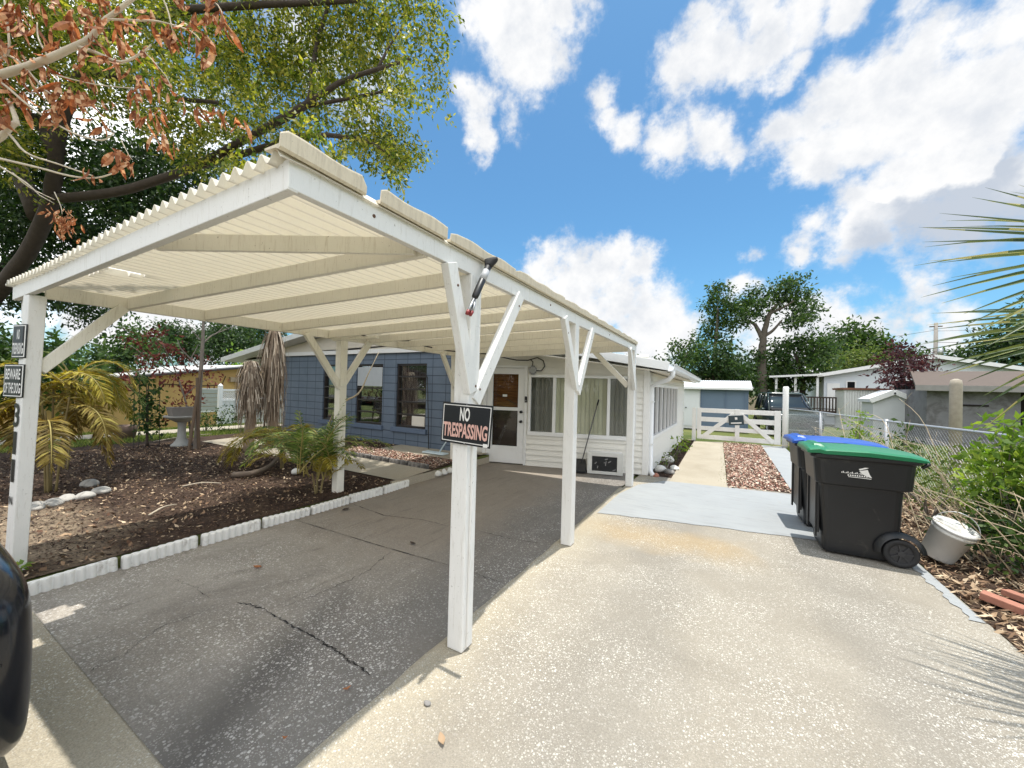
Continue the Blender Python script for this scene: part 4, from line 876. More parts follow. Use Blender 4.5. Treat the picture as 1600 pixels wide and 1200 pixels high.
def rock(name, p, r, m, seed, label, group=None, sub=2):
    bm = bmesh.new(); bmesh.ops.create_icosphere(bm, subdivisions=3, radius=1); rg = np.random.default_rng(seed+11)
    dirs = unit(rg.normal(size=(9, 3))); amp = rg.uniform(.05, .28, 9)
    for v in bm.verts:
        c = np.array(v.co); k = 1-sum(max(0, c@d-.55)*a for d, a in zip(dirs, amp))*1.6+.03*math.sin(c[0]*9+seed)*math.cos(c[1]*8)
        v.co = Vector((c[0]*r[0]*k, c[1]*r[1]*k, max(c[2]*r[2]*k, -r[2]*.4)))+Vector(p)+Vector((0, 0, r[2]*.35))
    me = bpy.data.meshes.new(name); bm.to_mesh(me); bm.free(); me.polygons.foreach_set('use_smooth', [True]*len(me.polygons))
    o = link(name, me, None, m); return tag(o, label, 'stone', group)
edging2()
for i, (px, py, r, m, lab) in enumerate([(1032, 738, .13, ROCKW, 'pale rounded rock against the foot of the downspout'), (1046, 741, .11, ROCKG, 'dark grey rock between two pale rocks at the corner of the path'), (1055, 735, .10, ROCKW, 'small pale rock where the concrete path meets the painted apron'), (1043, 722, .16, ROCKW, 'large pale rock under the low plant beside the white side wall'), (1025, 746, .07, BRICK, 'reddish rock lying in front of the pale rocks at the house corner')]):
    p = gp(px, py); rock('rock', (p[0]-.02, p[1]+.1, 0), (r, r*.85, r*.75), m, i+40, lab, 'rocks at the corner of the house')
for i, (px, py, r) in enumerate([(58, 792, .13), (84, 786, .12), (106, 779, .12), (132, 777, .14), (158, 768, .13), (140, 757, .14)]):
    p = gp(px, py, .12); rock('border_stone', (p[0], p[1], .1), (r*.95, r*.75, r*.5), STONEB, i+70, '%s pale flat stone of the short garden border, counted from the left front post' % ORD[i], 'pale border stones by the yellow palm')
p = gp(246, 742, .12); rock('garden_stone', gp(462, 740, .12), (.09, .08, .07), ROCKW, 91, 'white round stone beside the green palm clump near the middle post')
# ------------------------------------------------------------------ wheelie bins
def rrect(x0, x1, y0, y1, r, z, n=5):
    out = []
    for cx, cy, a0 in ((x1-r, y1-r, 0), (x0+r, y1-r, PI/2), (x0+r, y0+r, PI), (x1-r, y0+r, 1.5*PI)):
        for j in range(n): a = a0+PI/2*j/(n-1); out.append((cx+r*math.cos(a), cy+r*math.sin(a), z))
    return out
BINM = plain('bin_black', (.010, .011, .013), .40, .3, 5, dirt=(.06, .055, .05), dth=.60)
def wbin(lab, loc, rz, lidc, mark):
    T = thing('wheelie_bin', lab, 'bin', (0, 0, 0), 'black wheelie bins beside the driveway')
    mb = MB(); mb.loft([rrect(.11, .70, -.245, .245, .05, .02), rrect(.10, .71, -.25, .25, .06, .06), rrect(.06, .735, -.285, .285, .07, .70), rrect(.055, .74, -.288, .288, .07, .73), rrect(.03, .80, -.305, .305, .08, .745), rrect(.01, .82, -.315, .315, .08, 1.00), rrect(-.02, .86, -.335, .335, .08, 1.015), rrect(-.02, .86, -.335, .335, .08, 1.05)]); mb.build('body', BINM, T, bev=.006)
    lm = plain('lid_'+lidc[0], lidc[1], .35, .12, 6)
    def lidring(x, zt, w, th): return [(x, -w, zt-th), (x, w, zt-th), (x, w+.004, zt-.012), (x, w-.03, zt+.004), (x, w*.5, zt+.016), (x, 0, zt+.02), (x, -w*.5, zt+.016), (x, -w+.03, zt+.004), (x, -w-.004, zt-.012)]
    g = MB(); g.loft([lidring(-.05, 1.075, .31, .02), lidring(-.035, 1.098, .335, .045), lidring(.05, 1.115, .345, .055), lidring(.10, 1.10, .345, .048), lidring(.13, 1.105, .345, .052), lidring(.45, 1.112, .345, .055), lidring(.74, 1.095, .345, .05), lidring(.86, 1.075, .335, .035), lidring(.90, 1.06, .30, .02)]); g.build('lid', lm, T, smooth=False, bev=.008)
    g = MB(); g.loft([[(x, y, z) for y, z in ((-.2, 1.115), (.2, 1.115), (.17, h), (-.17, h))] for x, h in ((.0, 1.118), (.03, 1.142), (.09, 1.142), (.12, 1.118))]); g.build('lid_grip', lm, T, bev=.006)
    g = MB(); g.tube([(.86, -.24, .98), (.91, -.24, 1.02), (.915, 0, 1.025), (.91, .24, 1.02), (.86, .24, .98)], .016, 8); g.build('handle', BINM, T, smooth=True)
    for s in (-1, 1):
        R3 = Matrix.Rotation(-PI/2*s, 3, 'X'); c = (.70, s*.262, .135)
        g = MB(); g.lathe([(.088, 0), (.125, .0), (.135, .012), (.135, .05), (.125, .06), (.088, .056), (.088, 0)], 32, c, R3, cap=False); Wh = g.build('wheel', RUBBER, T, smooth=True)
        g = MB(); g.lathe([(0, .02), (.088, .02), (.088, .045), (0, .045)], 32, c, R3, cap=False); g.lathe([(0, .045), (.03, .045), (.028, .06), (0, .062)], 16, c, R3, cap=False)
        for k in range(7):
            a = 2*PI*k/7; o = Vector(c)+Vector((0, s*.049, 0)); v = Vector((math.cos(a), 0, math.sin(a))); g.bar(o+v*.025, o+v*.088, .014, .016, (0, 1, 0))
        g.build('rim', plain('rim_black', (.03, .03, .033), .5, .1), Wh)
        g = MB(); n = 14; g.loft([[(.70+math.cos(a)*r_, s*y, .135+math.sin(a)*r_) for y in (.24, .325)] for a in np.linspace(.15, PI+.1, n) for r_ in (.155,)], closed=False, cap=False)
        g.loft([[(.70+math.cos(a)*r_, s*y, .135+math.sin(a)*r_) for r_, y in ((.155, .325), (.19, .30), (.20, .272))] for a in np.linspace(.15, PI+.1, n)], closed=False, cap=False); o = g.build('wheel_arch', BINM, T, smooth=True)
    for x in (.09,):
        g = MB(); g.box(.055, .075, -.24, .24, .2, .72); g.box(.04, .06, -.22, -.18, .15, .95); g.box(.04, .06, .18, .22, .15, .95); g.build('front_rib', BINM, T, bev=.006)
    if mark:
        e = MB(); y = -.3176; P = lambda u, v: (.30+u, y-.0006-.012*(v-.86)*0, .82+v)
        def poly(pts): e.add([(px_, -.3105-.0172*((z_-.745)/.255)*.58-.0012, z_) for px_, z_ in pts], [tuple(range(len(pts)))])
        poly([(.37, .925), (.42, .945), (.45, .945), (.425, .932), (.38, .912)]); poly([(.375, .905), (.44, .925), (.455, .88), (.475, .845), (.44, .855), (.40, .875)])
        for k in range(16): u = .235+k*.012; h = .012+.008*math.sin(k*2.1); poly([(u, .872), (u+.007, .872), (u+.007, .872+h), (u, .872+h)])
        for k in range(9): u = .285+k*.018; poly([(u, .848), (u+.012, .848), (u+.010, .862), (u, .862)])
        poly([(.29, .836), (.47, .832), (.47, .838), (.29, .841)])
        e.build('printed_emblem', LETW, T, recalc=False)
    T.location = loc; T.rotation_euler = (0, 0, rz)
wbin('black wheelie bin with a green lid, nearest on the driveway beside the white bucket', (.80, 5.47, 0), math.radians(1), ('green', (.012, .17, .075)), True)
wbin('black wheelie bin with a blue lid standing behind the green lidded bin', (.76, 6.34, 0.002), math.radians(3), ('blue', (.012, .075, .36)), False)
def bucket():
    T = thing('bucket', 'dirty white plastic bucket with a lid, tilted over in the mulch by the bins', 'bucket', (0, 0, 0))
    BW = plain('bucket_white', (.78, .78, .74), .5, .1, 7, dirt=(.22, .19, .15), dth=.56)
    g = MB(); g.lathe([(.0, 0), (.125, 0), (.13, .01), (.155, .30), (.162, .302), (.162, .325), (.157, .33), (.160, .355), (.152, .356), (.148, .32), (.122, .015), (0, .015)], 36, cap=False); g.build('pail', BW, T, smooth=True)
    g = MB(); g.lathe([(0, .362), (.12, .362), (.135, .368), (.166, .366), (.168, .345), (.163, .343), (.160, .358), (0, .352)], 36, cap=False); g.build('lid', plain('bucket_lid', (.62, .62, .60), .5, .15, 9, dirt=(.15, .13, .1), dth=.5), T, smooth=True)
    g = MB(); g.tube([(.163*math.cos(a), .163*math.sin(a)*.3+0, .33+.17*math.sin(a)) for a in np.linspace(0, PI, 15)], .004, 6); g.build('handle', GALV, T, smooth=True)
    T.location = (1.90, 5.62, .06); T.rotation_euler = (math.radians(8), math.radians(22), math.radians(-25))
bucket()
def brick():
    mb = MB(); mb.box(-.11, .11, -.05, .05, 0, .058); m = Matrix.Rotation(-.55, 3, 'Z') @ Matrix.Rotation(.12, 3, 'Y'); mb.v = [tuple(m @ Vector(v)+Vector((1.93, 4.62, .025))) for v in mb.v]
    tag(mb.build('brick', BRICK, None, bev=.006), 'single loose red brick lying in the mulch below the bushes', 'brick')
    mb = MB(); mb.box(-.10, .10, -.05, .05, 0, .05); m = Matrix.Rotation(-.9, 3, 'Z') @ Matrix.Rotation(-.1, 3, 'X'); mb.v = [tuple(m @ Vector(v)+Vector((2.13, 4.83, .02))) for v in mb.v]
    tag(mb.build('brick', BRICK, None, bev=.006), 'half buried red brick deeper in the mulch behind the loose brick', 'brick')
brick()
# ------------------------------------------------------------------ litter, gravel, grass (uncountable)
def chips(name, sampler, n, lo, hi, mat, asp=.35, tilt=.35, label=None, cat=None, lift=.012):
    xy = sampler(n); z = np.array([zg(a, b) for a, b in xy])+lift; P = np.stack([xy[:, 0], xy[:, 1], z+RNG.uniform(0, .02, n)], 1)
    a = RNG.uniform(0, 2*PI, n); D = np.stack([np.cos(a), np.sin(a), RNG.normal(size=n)*tilt], 1); D = unit(D); L = RNG.uniform(lo, hi, n)*RNG.uniform(.5, 1, n)
    Sd = unit(np.cross(D, np.array([0, 0, 1.])+RNG.normal(size=(n, 3))*tilt)); W = (L*asp*RNG.uniform(.5, 1.3, n))[:, None]; L = L[:, None]
    q = np.stack([P-D*L*.5-Sd*W*.35, P-D*L*.1+Sd*W*.5, P+D*L*.5+Sd*W*.1, P+D*L*.1-Sd*W*.5], 1)
    o = npmesh(name, q, 4, mat, None, (0, 0, 0)); tag(o, label, cat, None, 'stuff'); return o
def inpoly(n, poly, keep=None):
    poly = np.array(poly); lo = poly.min(0); hi = poly.max(0); out = []; c = 0
    while c < n:
        p = RNG.uniform(lo, hi, (n, 2)); ins = np.zeros(n, bool); j = len(poly)-1
        for i in range(len(poly)):
            xi, yi = poly[i]; xj, yj = poly[j]; k = ((yi > p[:, 1]) != (yj > p[:, 1])) & (p[:, 0] < (xj-xi)*(p[:, 1]-yi)/(yj-yi+1e-12)+xi); ins ^= k; j = i
        if keep is not None: ins &= keep(p)
        out.append(p[ins]); c += ins.sum()
    return np.concatenate(out)[:n]
nb = lambda p: ~((p[:, 1] > 4.5) & (p[:, 1] < 5.45)) & ~((p[:, 1] > 6.2) & (p[:, 0] > -7.1))
chips('bark_mulch', lambda n: inpoly(n, [(-12, .2), (-4.66, .2), (-4.66, 6.9), (-12, 6.9)], nb), 46000, .015, .065, CHIPS, label='dark brown bark mulch and leaf litter covering the shaded front yard', cat='mulch')
chips('leaf_litter', lambda n: inpoly(n, [(-12, .2), (-4.66, .2), (-4.66, 6.9), (-12, 6.9)], nb), 5200, .025, .085, CHIPT, .5, .5, label='pale dry leaves strewn over the dark mulch of the front yard', cat='leaf litter')
chips('red_bark', lambda n: inpoly(n, [(-7.6, 5.5), (-4.7, 5.5), (-4.7, 6.25), (-7.6, 6.3)]), 5200, .02, .055, GRAV, .5, .4, label='red and tan bark nuggets filling the bed below the blue wall', cat='bark', lift=.02)
chips('bark_strip', lambda n: inpoly(n, [(1.71, -3.5), (3.5, -3.5), (3.3, 9), (1.71, 9)]), 19000, .03, .13, CHIPT, .28, .5, label='pale dry leaves and bark strewn beside the driveway under the bushes', cat='leaf litter', lift=.02)
chips('gravel', lambda n: inpoly(n, [(.03, 7.85), (.99, 8.06), (.99, 15.2), (-.11, 15.2)]), 9000, .025, .07, GRAV, .6, .45, label='reddish bark nuggets between the two strips of the side driveway', cat='gravel', lift=.05)
chips('side_bed_litter', lambda n: inpoly(n, [(-1.37, 8.3), (-.93, 8.1), (-1.0, 14.6), (-1.37, 14.6)]), 1600, .02, .07, CHIPS, .5, .5, label='dark bark pieces along the foot of the white side wall', cat='mulch', lift=.045)
def grass(name, poly, n, h, label, dens=None, keep=None, mat=None):
    xy = inpoly(n, poly, keep); z = np.array([zg(a, b) for a, b in xy]); P = np.stack([xy[:, 0], xy[:, 1], z], 1)
    D = unit(np.stack([RNG.normal(size=n)*.45, RNG.normal(size=n)*.45, np.ones(n)], 1)); L = h*RNG.uniform(.4, 1.2, n)
    o = npmesh(name, leaf_quads(P, D, L, np.full(n, .012)*(1+h)), 4, mat or GRASSL, None, (0, 0, 0)); tag(o, label, 'grass', None, 'stuff')
grass('lawn_grass', [(3.2, 7), (9, 7), (9, 19), (2.2, 19)], 26000, .14, 'rough lawn beyond the chain link fence')
grass('edge_grass', [(1.64, 8.2), (2.0, 8.2), (2.0, 15.2), (1.64, 15.2)], 2600, .09, 'thin yellow green grass beside the painted strip')
grass('left_lawn', [(-19, 1.5), (-13, 1.5), (-13, 7.5), (-19, 9.5)], 16000, .12, 'patchy lawn around the pale sidewalk beyond the front yard', keep=lambda p: ~((p[:, 0] > -16.25) & (p[:, 0] < -15.05)))
grass('path_grass', [(-.12, 8.2), (.06, 8.2), (0, 15), (-.16, 15)], 700, .07, 'grass tufts along the edge of the concrete path')
def debris():
    for i, (px, py, l, m, lab, cat) in enumerate([(402, 887, .085, DEADL, 'reddish dry leaf lying on the shaded slab near the edging', 'leaf'), (540, 797, .13, BARK, 'dark bark strip lying on the slab near the middle post', 'bark'), (645, 850, .09, BARK, 'dark curled leaf lying beside the long slab joint', 'leaf'), (542, 1078, .04, DEADL, 'small red leaf at the broken crack in the slab', 'leaf'), (690, 1158, .07, CHIPT, 'thin tan leaf on the sunny driveway in front of the nearest post', 'leaf'), (445, 1155, .025, DEADL, 'tiny red leaf fragment near the bottom of the slab', 'leaf')]):
        p = gp(px, py); a = .4+i*1.3; mb = MB(); d = Vector((math.cos(a), math.sin(a), 0)); s = Vector((-d.y, d.x, 0)); c = Vector((p[0], p[1], .004))
        r = []
        for t in np.linspace(-1, 1, 9):
            w = l*.22*(1-abs(t)**1.6)+.001; q = c+d*t*l*.5; r.append([q-s*w+Vector((0, 0, .012*abs(t)+w*.3)), q+Vector((0, 0, .01*abs(t)**2)), q+s*w+Vector((0, 0, .01*abs(t)+w*.45))])
        mb.loft(r, closed=False, cap=False); tag(mb.build('fallen_leaf' if cat == 'leaf' else 'bark_strip', m, None, smooth=True, recalc=False), lab, cat)
    p = gp(668, 1100); rock('pebble', (p[0], p[1], .0), (.022, .016, .014), ROCKG, 5, 'small grey pebble on the driveway just right of the slab edge')
debris()
# ------------------------------------------------------------------ vegetation
def P_(px, py, d): return tuple(at(px, py, d=d))
def clump_px(lst, d0, jit=.8, rs=1.0, rng=RNG):
    out = []
    for c in lst:
        px, py, r = c[:3]; d = (c[3] if len(c) > 3 else d0)+rng.normal()*jit
        p = at(px, py, d=d); out.append((p[0], p[1], max(p[2], .3), r*d/FPX*rs))
    return out
def shade_tree():
    T = thing('shade_tree', 'huge olive green shade tree with spreading limbs overhanging the left end of the carport', 'tree', (-11.6, .6, 0))
    cl = [(650, 35, 42), (662, 88, 36), (600, 115, 55), (560, 55, 65), (640, 150, 36), (676, 135, 18), (580, 185, 46), (620, 215, 28), (628, 255, 22), (632, 283, 18), (612, 268, 20), (600, 240, 28), (645, 235, 24), (625, 245, 26), (580, 215, 30), (520, 160, 62), (520, 85, 65), (450, 60, 75), (460, 150, 64), (400, 110, 72), (420, 205, 52), (485, 215, 36), (360, 180, 62), (330, 90, 82), (300, 35, 75), (255, 130, 62), (200, 60, 82), (120, 60, 82), (60, 120, 75), (180, 145, 56), (30, 30, 85), (330, 235, 52), (600, 30, 45), (560, 225, 26), (530, 240, 24), (590, 250, 18), (-90, 60, 130), (-70, 200, 110), (-120, -60, 150), (80, -50, 110), (260, -60, 110), (420, -40, 100), (570, -50, 80), (680, -20, 40), (275, 190, 45), (380, 270, 40)]
    cm = clump_px(cl, 7.4, .7)
    npmesh('crown', crown(cm, 88, .095, .35, tw=32, spread=.13), 4, LEAF, T)
    d = 7.6; B = (-11.6, .6, 0)
    L = [([B, (-11.2, .75, 1.8), P_(-40, 500, 9.0)[0:3], P_(40, 400, 8.6), P_(80, 310, 8.2), P_(88, 235, 8), P_(100, 180, 7.8), P_(128, 115, 7.6), P_(175, 55, 7.4), P_(240, 25, 7.2), P_(330, 12, 7), P_(450, 6, 7), P_(560, 0, 7)], .18, .04),
         ([P_(88, 235, 8), P_(60, 190, 8.2), P_(25, 175, 8), P_(0, 120, 8), P_(-80, 40, 8)], .15, .05),
         ([P_(60, 340, 8.4), P_(20, 240, 8.6), P_(10, 180, 8.6), P_(-30, 60, 9)], .17, .06),
         ([P_(80, 310, 8.2), P_(180, 300, 8), P_(300, 262, 7.6), P_(400, 208, 7.3), P_(470, 168, 7.2), P_(530, 130, 7.1), P_(590, 108, 7), P_(640, 92, 7)], .10, .025),
         ([P_(300, 262, 7.6), P_(400, 235, 7.4), P_(470, 213, 7.2), P_(550, 215, 7.1), P_(600, 235, 7), P_(635, 270, 7)], .07, .015),
         ([P_(400, 208, 7.3), P_(478, 165, 7.3), P_(487, 110, 7.3), P_(500, 50, 7.3), P_(520, -10, 7.3)], .06, .03),
         ([P_(478, 166, 7.3), P_(540, 155, 7.1), P_(600, 143, 7), P_(650, 140, 7)], .04, .012), ([P_(590, 108, 7), P_(610, 70, 7), P_(630, 40, 7)], .03, .01), ([P_(128, 115, 7.6), P_(190, 118, 7.4), P_(260, 150, 7.3), P_(340, 160, 7.2)], .09, .03)]
    mb = MB()
    for p, a, b in L: limb(mb, p, a, b, 9, .02)
    mb.build('trunk', BARK, T, smooth=True)
shade_tree()
def dense_tree(lab, base, clumps, leaf, dens, size, trunk, bark=BARK, name='dense_tree', twk=14, spread=.16, asp=.45, r=(.2, .05)):
    T = thing(name, lab, 'tree', (base[0], base[1], zg(base[0], base[1])))
    npmesh('crown', crown(clumps, dens, size, .3, tw=twk, spread=spread, asp=asp), 4, leaf, T)
    mb = MB()
    for p in trunk: limb(mb, p[0], p[1], p[2], 8, .02)
    mb.build('trunk', bark, T, smooth=True); return T
dense_tree('dark evergreen tree filling the gap behind the left end of the carport roof', (-14.8, .8), clump_px([(120, 255, 58), (60, 300, 62), (200, 285, 66), (265, 275, 60), (310, 255, 42), (160, 335, 60), (100, 365, 46), (230, 325, 56), (20, 350, 60), (40, 235, 48), (-60, 320, 90), (60, 415, 36), (130, 470, 46), (60, 455, 34), (-40, 430, 60), (190, 240, 34)], 10.2, .6), LEAFD, 190, .13, [([(-14.8, .8, -.05), (-14.6, .9, 2), P_(20, 400, 10.4), P_(120, 320, 10.2)], .12, .04), ([P_(140, 400, 10.2), P_(70, 330, 10.4), P_(30, 250, 10.6)], .12, .04)], spread=.2)
# dying tree in the foreground with pale limbs and hanging brown leaves
def dead_leaf(LV, p, L, rng=RNG):
    d = unit(np.array([rng.normal()*.45, rng.normal()*.45, -1.])); s = unit(np.cross(d, rng.normal(size=3))); nrm = np.cross(s, d); cu = rng.uniform(-.5, .5); w = L*rng.uniform(.10, .17); prev = None
    for t in np.linspace(0, 1, 6):
        c = p+d*L*t*(1-.25*abs(cu)*t)+nrm*L*cu*t*t; ww = w*math.sin(PI*min(.97, t*.9+.06)); fold = nrm*ww*.55; row = (c-s*ww+fold, c, c+s*ww+fold)
        if prev is not None: LV.extend([prev[0], prev[1], row[1], row[0], prev[1], prev[2], row[2], row[1]])
        prev = row
def dying_tree():
    B = (-6.9, -.6, .1); T = thing('dying_tree', 'dying tree with pale bare limbs and curled brown leaves hanging across the top left foreground', 'tree', B)
    mb = MB(); d = 3.4
    main = [B, (-6.6, -.45, 1.6), (-6.2, -.1, 2.9), P_(-170, 190, 3.5), P_(-60, 135, d), P_(0, 117, d), P_(60, 98, d), P_(105, 78, d), P_(140, 60, d), P_(160, 35, d), P_(190, 12, d), P_(240, -30, d)]
    limb(mb, main, .048, .014, 9, .006)
    subs = [([P_(120, 72, d), P_(150, 82, d), P_(190, 97, d), P_(225, 80, d), P_(236, 70, d)], .016, .006), ([P_(-60, 120, d), P_(10, 85, d), P_(70, 140, d), P_(85, 148, d)], .012, .005), ([P_(-80, 80, d), P_(0, 128, d), P_(45, 165, d), P_(90, 195, d), P_(125, 212, d), P_(160, 219, d), P_(178, 208, d)], .012, .005),
            ([P_(-120, 130, d), P_(0, 198, d), P_(40, 238, d), P_(90, 256, d), P_(145, 275, d)], .013, .005), ([P_(-120, 220, d), P_(0, 248, d), P_(60, 262, d), P_(110, 275, d), P_(150, 278, d), P_(185, 268, d)], .012, .005), ([P_(-160, 180, d), P_(-30, 225, d), P_(20, 195, d), P_(25, 188, d), P_(15, 160, d), P_(10, 155, d)], .034, .010), ([P_(-60, 225, d), P_(0, 260, d), P_(40, 285, d), P_(62, 305, d)], .010, .004),
            ([P_(165, 30, d), P_(215, 32, d), P_(250, 34, d), P_(300, 50, d), P_(320, 75, d)], .010, .004), ([P_(-30, 100, d), P_(11, 85, d), P_(12, 40, d), P_(5, -10, d)], .012, .006), ([P_(240, -30, d), P_(260, 10, d), P_(270, 50, d)], .008, .004), ([P_(225, 80, d), P_(260, 120, d), P_(270, 150, d)], .005, .003), ([P_(75, 88, d), P_(60, 60, d), P_(58, 35, d)], .008, .004), ([P_(240, -30, d), P_(330, 0, d), P_(350, 30, d)], .008, .004), ([P_(90, 118, d), P_(150, 132, d), P_(230, 140, d)], .006, .003), ([P_(190, 220, d), P_(200, 240, d), P_(207, 250, d)], .004, .002), ([P_(85, 300, d), P_(95, 322, d), P_(97, 335, d)], .004, .002), ([P_(62, 305, d), P_(85, 318, d)], .004, .002), ([P_(20, 270, d), P_(45, 292, d), P_(85, 312, d)], .005, .003)]
    for p, a, b in subs: limb(mb, p, a, b, 6, .004)
    mb.build('trunk', PALEB, T, smooth=True)
    LV = []; cl = [(20, 10, 9), (110, 22, 6), (118, 38, 5), (160, -5, 9), (168, 36, 6), (8, 66, 8), (5, 88, 8), (12, 155, 7), (62, 96, 4), (35, 76, 4), (108, 142, 9), (128, 142, 6), (150, 155, 5), (95, 162, 5), (262, 46, 9), (272, 62, 8), (210, 42, 4), (330, -2, 9), (338, 22, 7), (322, 60, 6), (352, 38, 4), (215, 122, 6), (214, 148, 6), (250, 124, 5), (225, 74, 5), (196, 102, 4), (300, 166, 6), (345, 172, 7), (372, 188, 5), (243, 168, 5), (238, 186, 4), (243, 208, 6), (262, 222, 4), (186, 242, 10), (200, 254, 7), (146, 274, 4), (156, 192, 4), (325, 94, 3), (275, 148, 4), (-4, 112, 8), (-30, 50, 10), (28, 30, 6), (60, 5, 6), (80, -10, 8), (45, 45, 7), (85, 60, 6), (140, 18, 7), (190, 60, 6), (60, 130, 6), (30, 140, 6), (185, 15, 6), (235, 20, 6), (290, 45, 6), (90, 175, 6), (20, 190, 5), (130, 110, 5), (215, 175, 5), (170, 90, 6), (-20, 150, 8), (0, 20, 8), (40, 110, 4), (70, 105, 4), (150, 60, 5), (130, 80, 4), (300, 20, 5), (285, -10, 6)]
    for px, py, n in cl:
        c = at(px, py, d=d)
        for k in range(n): dead_leaf(LV, c+RNG.normal(size=3)*np.array([.035, .035, .02]), RNG.uniform(.09, .20))
    npmesh('dry_leaves', LV, 4, DEADL, T)
    LV = []; c = at(97, 347, d=d)
    for k in range(90): dead_leaf(LV, c+RNG.normal(size=3)*.045+np.array([0, 0, .02]), RNG.uniform(.04, .08))
    npmesh('leaf_nest', LV, 4, DEADL, T)
dying_tree()
# palms -------------------------------------------------------------
def areca(lab, base, stems, fr, mats, name='areca_palm', seed=1, ll=.30, lw=.017, n=44):
    T = thing(name, lab, 'palm', base); rg = np.random.default_rng(seed); st = MB(); b = np.array(base)
    for (dx, dy, h) in stems: limb(st, [tuple(b+np.array([dx*.3, dy*.3, -.05])), tuple(b+np.array([dx*.6, dy*.6, h*.5])), tuple(b+np.array([dx, dy, h]))], .015, .010, 7, .006)
    st.build('stem', plain('palm_stem', (.22, .17, .07), .7, .3), T, smooth=True)
    for m, fl in zip(mats, fr):
        LV = []; rc = MB()
        for (dx, dy, h, az, el, L, dr) in fl:
            a = math.radians(az); e = math.radians(el); frond(LV, rc, b+np.array([dx, dy, h]), (math.cos(a)*math.cos(e), math.sin(a)*math.cos(e), math.sin(e)), L, dr, ll*L/1.2, lw, n, rng=rg)
        f = npmesh('fronds', LV, 4, m, T); rc.build('midribs', plain('palm_rib', (.30, .24, .07), .6, .2), f, smooth=True)
    return T
def rfr(n, az0, az1, el, L, dr, h, rg, sp=.15): return [(rg.normal()*sp, rg.normal()*sp, h*rg.uniform(.8, 1.1), rg.uniform(az0, az1), rg.uniform(*el), L*rg.uniform(.8, 1.15), dr*rg.uniform(.8, 1.2)) for _ in range(n)]
rg = np.random.default_rng(5)
areca('yellowing feathery palm clump drooping behind the left front post', (-7.9, 1.5, .1), [(-.1, 0, 1.5), (.15, .1, 1.3), (0, -.15, 1.7), (.1, -.1, 1.1)],
      [rfr(8, 30, 140, (35, 75), 1.1, 2.5, 1.35, rg)+rfr(6, 180, 300, (30, 70), 1.2, 2.4, 1.35, rg), rfr(8, 40, 230, (10, 60), 1.05, 3.0, 1.1, rg)+rfr(4, -80, 60, (10, 60), 1.0, 2.6, 1.1, rg)], [PALMY, PALMBR], seed=2, ll=.27, lw=.024, n=50)
areca('tall green and yellow palm behind the birdbath side of the yellowing clump', (-9.6, 1.95, .1), [(-.1, 0, 1.7), (.1, .1, 1.5)], [rfr(6, 20, 160, (40, 80), 1.05, 2.2, 1.55, rg)+rfr(3, 180, 330, (30, 70), 1.0, 2.2, 1.5, rg), rfr(4, 40, 120, (20, 60), 1.0, 2.6, 1.3, rg)], [PALMG, PALMY], seed=3, ll=.27, lw=.022, n=48)
areca('bushy green and yellow palm clump growing beside the middle carport post', (-5.02, 3.42, .1), [(-.12, .05, .35), (.06, .08, .4), (0, -.1, .3)], [rfr(18, -170, 190, (55, 88), 1.0, 1.25, .32, rg, .12)+rfr(4, 150, 230, (45, 70), 1.0, 1.6, .35, rg), rfr(10, -170, 190, (35, 80), .8, 1.7, .24, rg, .14)], [PALMG, PALMY], seed=4, ll=.28, lw=.016, n=38)
areca('low arching palm with pale fronds between the dead palms and the middle post', (-7.0, 4.05, .12), [(0, .05, .3), (.1, -.1, .25)], [rfr(5, 160, 240, (35, 65), 1.3, 2.0, .45, rg, .1)+rfr(3, -60, 60, (45, 80), 1.0, 1.8, .4, rg, .1), rfr(6, -170, 190, (30, 75), .9, 1.7, .35, rg, .12)], [PALMY, PALMG], seed=6, ll=.32)
def skirt(LV, c, r0, z0, z1, n, rg):
    for k in range(n):
        a = rg.uniform(0, 2*PI); r = r0*rg.uniform(.35, 1); L = (z1-z0)*rg.uniform(.35, 1.0); zt = z1-rg.uniform(0, 1)**2*(z1-z0)*.6; p = np.array([c[0]+math.cos(a)*r*.5, c[1]+math.sin(a)*r*.5, zt]); o = np.array([math.cos(a), math.sin(a), 0]); s = np.array([-o[1], o[0], 0]); w = rg.uniform(.008, .022); prev = None
        for t in np.linspace(0, 1, 5):
            q = p+o*r*.7*math.sin(t*1.9)*(1)+np.array([0, 0, -L*t**1.15])+rg.normal(size=3)*.012; ww = w*(1-.7*t); row = (q-s*ww, q+s*ww)
            if prev is not None: LV.extend([prev[0], prev[1], row[1], row[0]])
            prev = row
def dead_palm(lab, base, h, z0, z1, r, seed):
    rg = np.random.default_rng(seed); T = thing('dead_palm', lab, 'dead palm', base); mb = MB(); b = Vector(base); limb(mb, [b, b+Vector((.03, .02, h*.5)), b+Vector((0, .02, h))], .11, .075, 10, .03); mb.build('trunk', plain('palm_trunk', (.30, .22, .15), .9, .35, 14, bump=.8), T, smooth=True)
    LV = []; skirt(LV, base, r, base[2]+z0, base[2]+z1, 420, rg); npmesh('dry_skirt', LV, 4, DRYF, T)
dead_palm('dead palm trunk with a low skirt of hanging grey fronds, left of the pair', (-9.3, 4.62, .1), 2.0, .85, 2.0, .26, 21)
dead_palm('taller dead palm trunk with long hanging dry fronds beside the corner of the blue wall', (-9.35, 5.12, .1), 2.75, .75, 2.78, .30, 22)
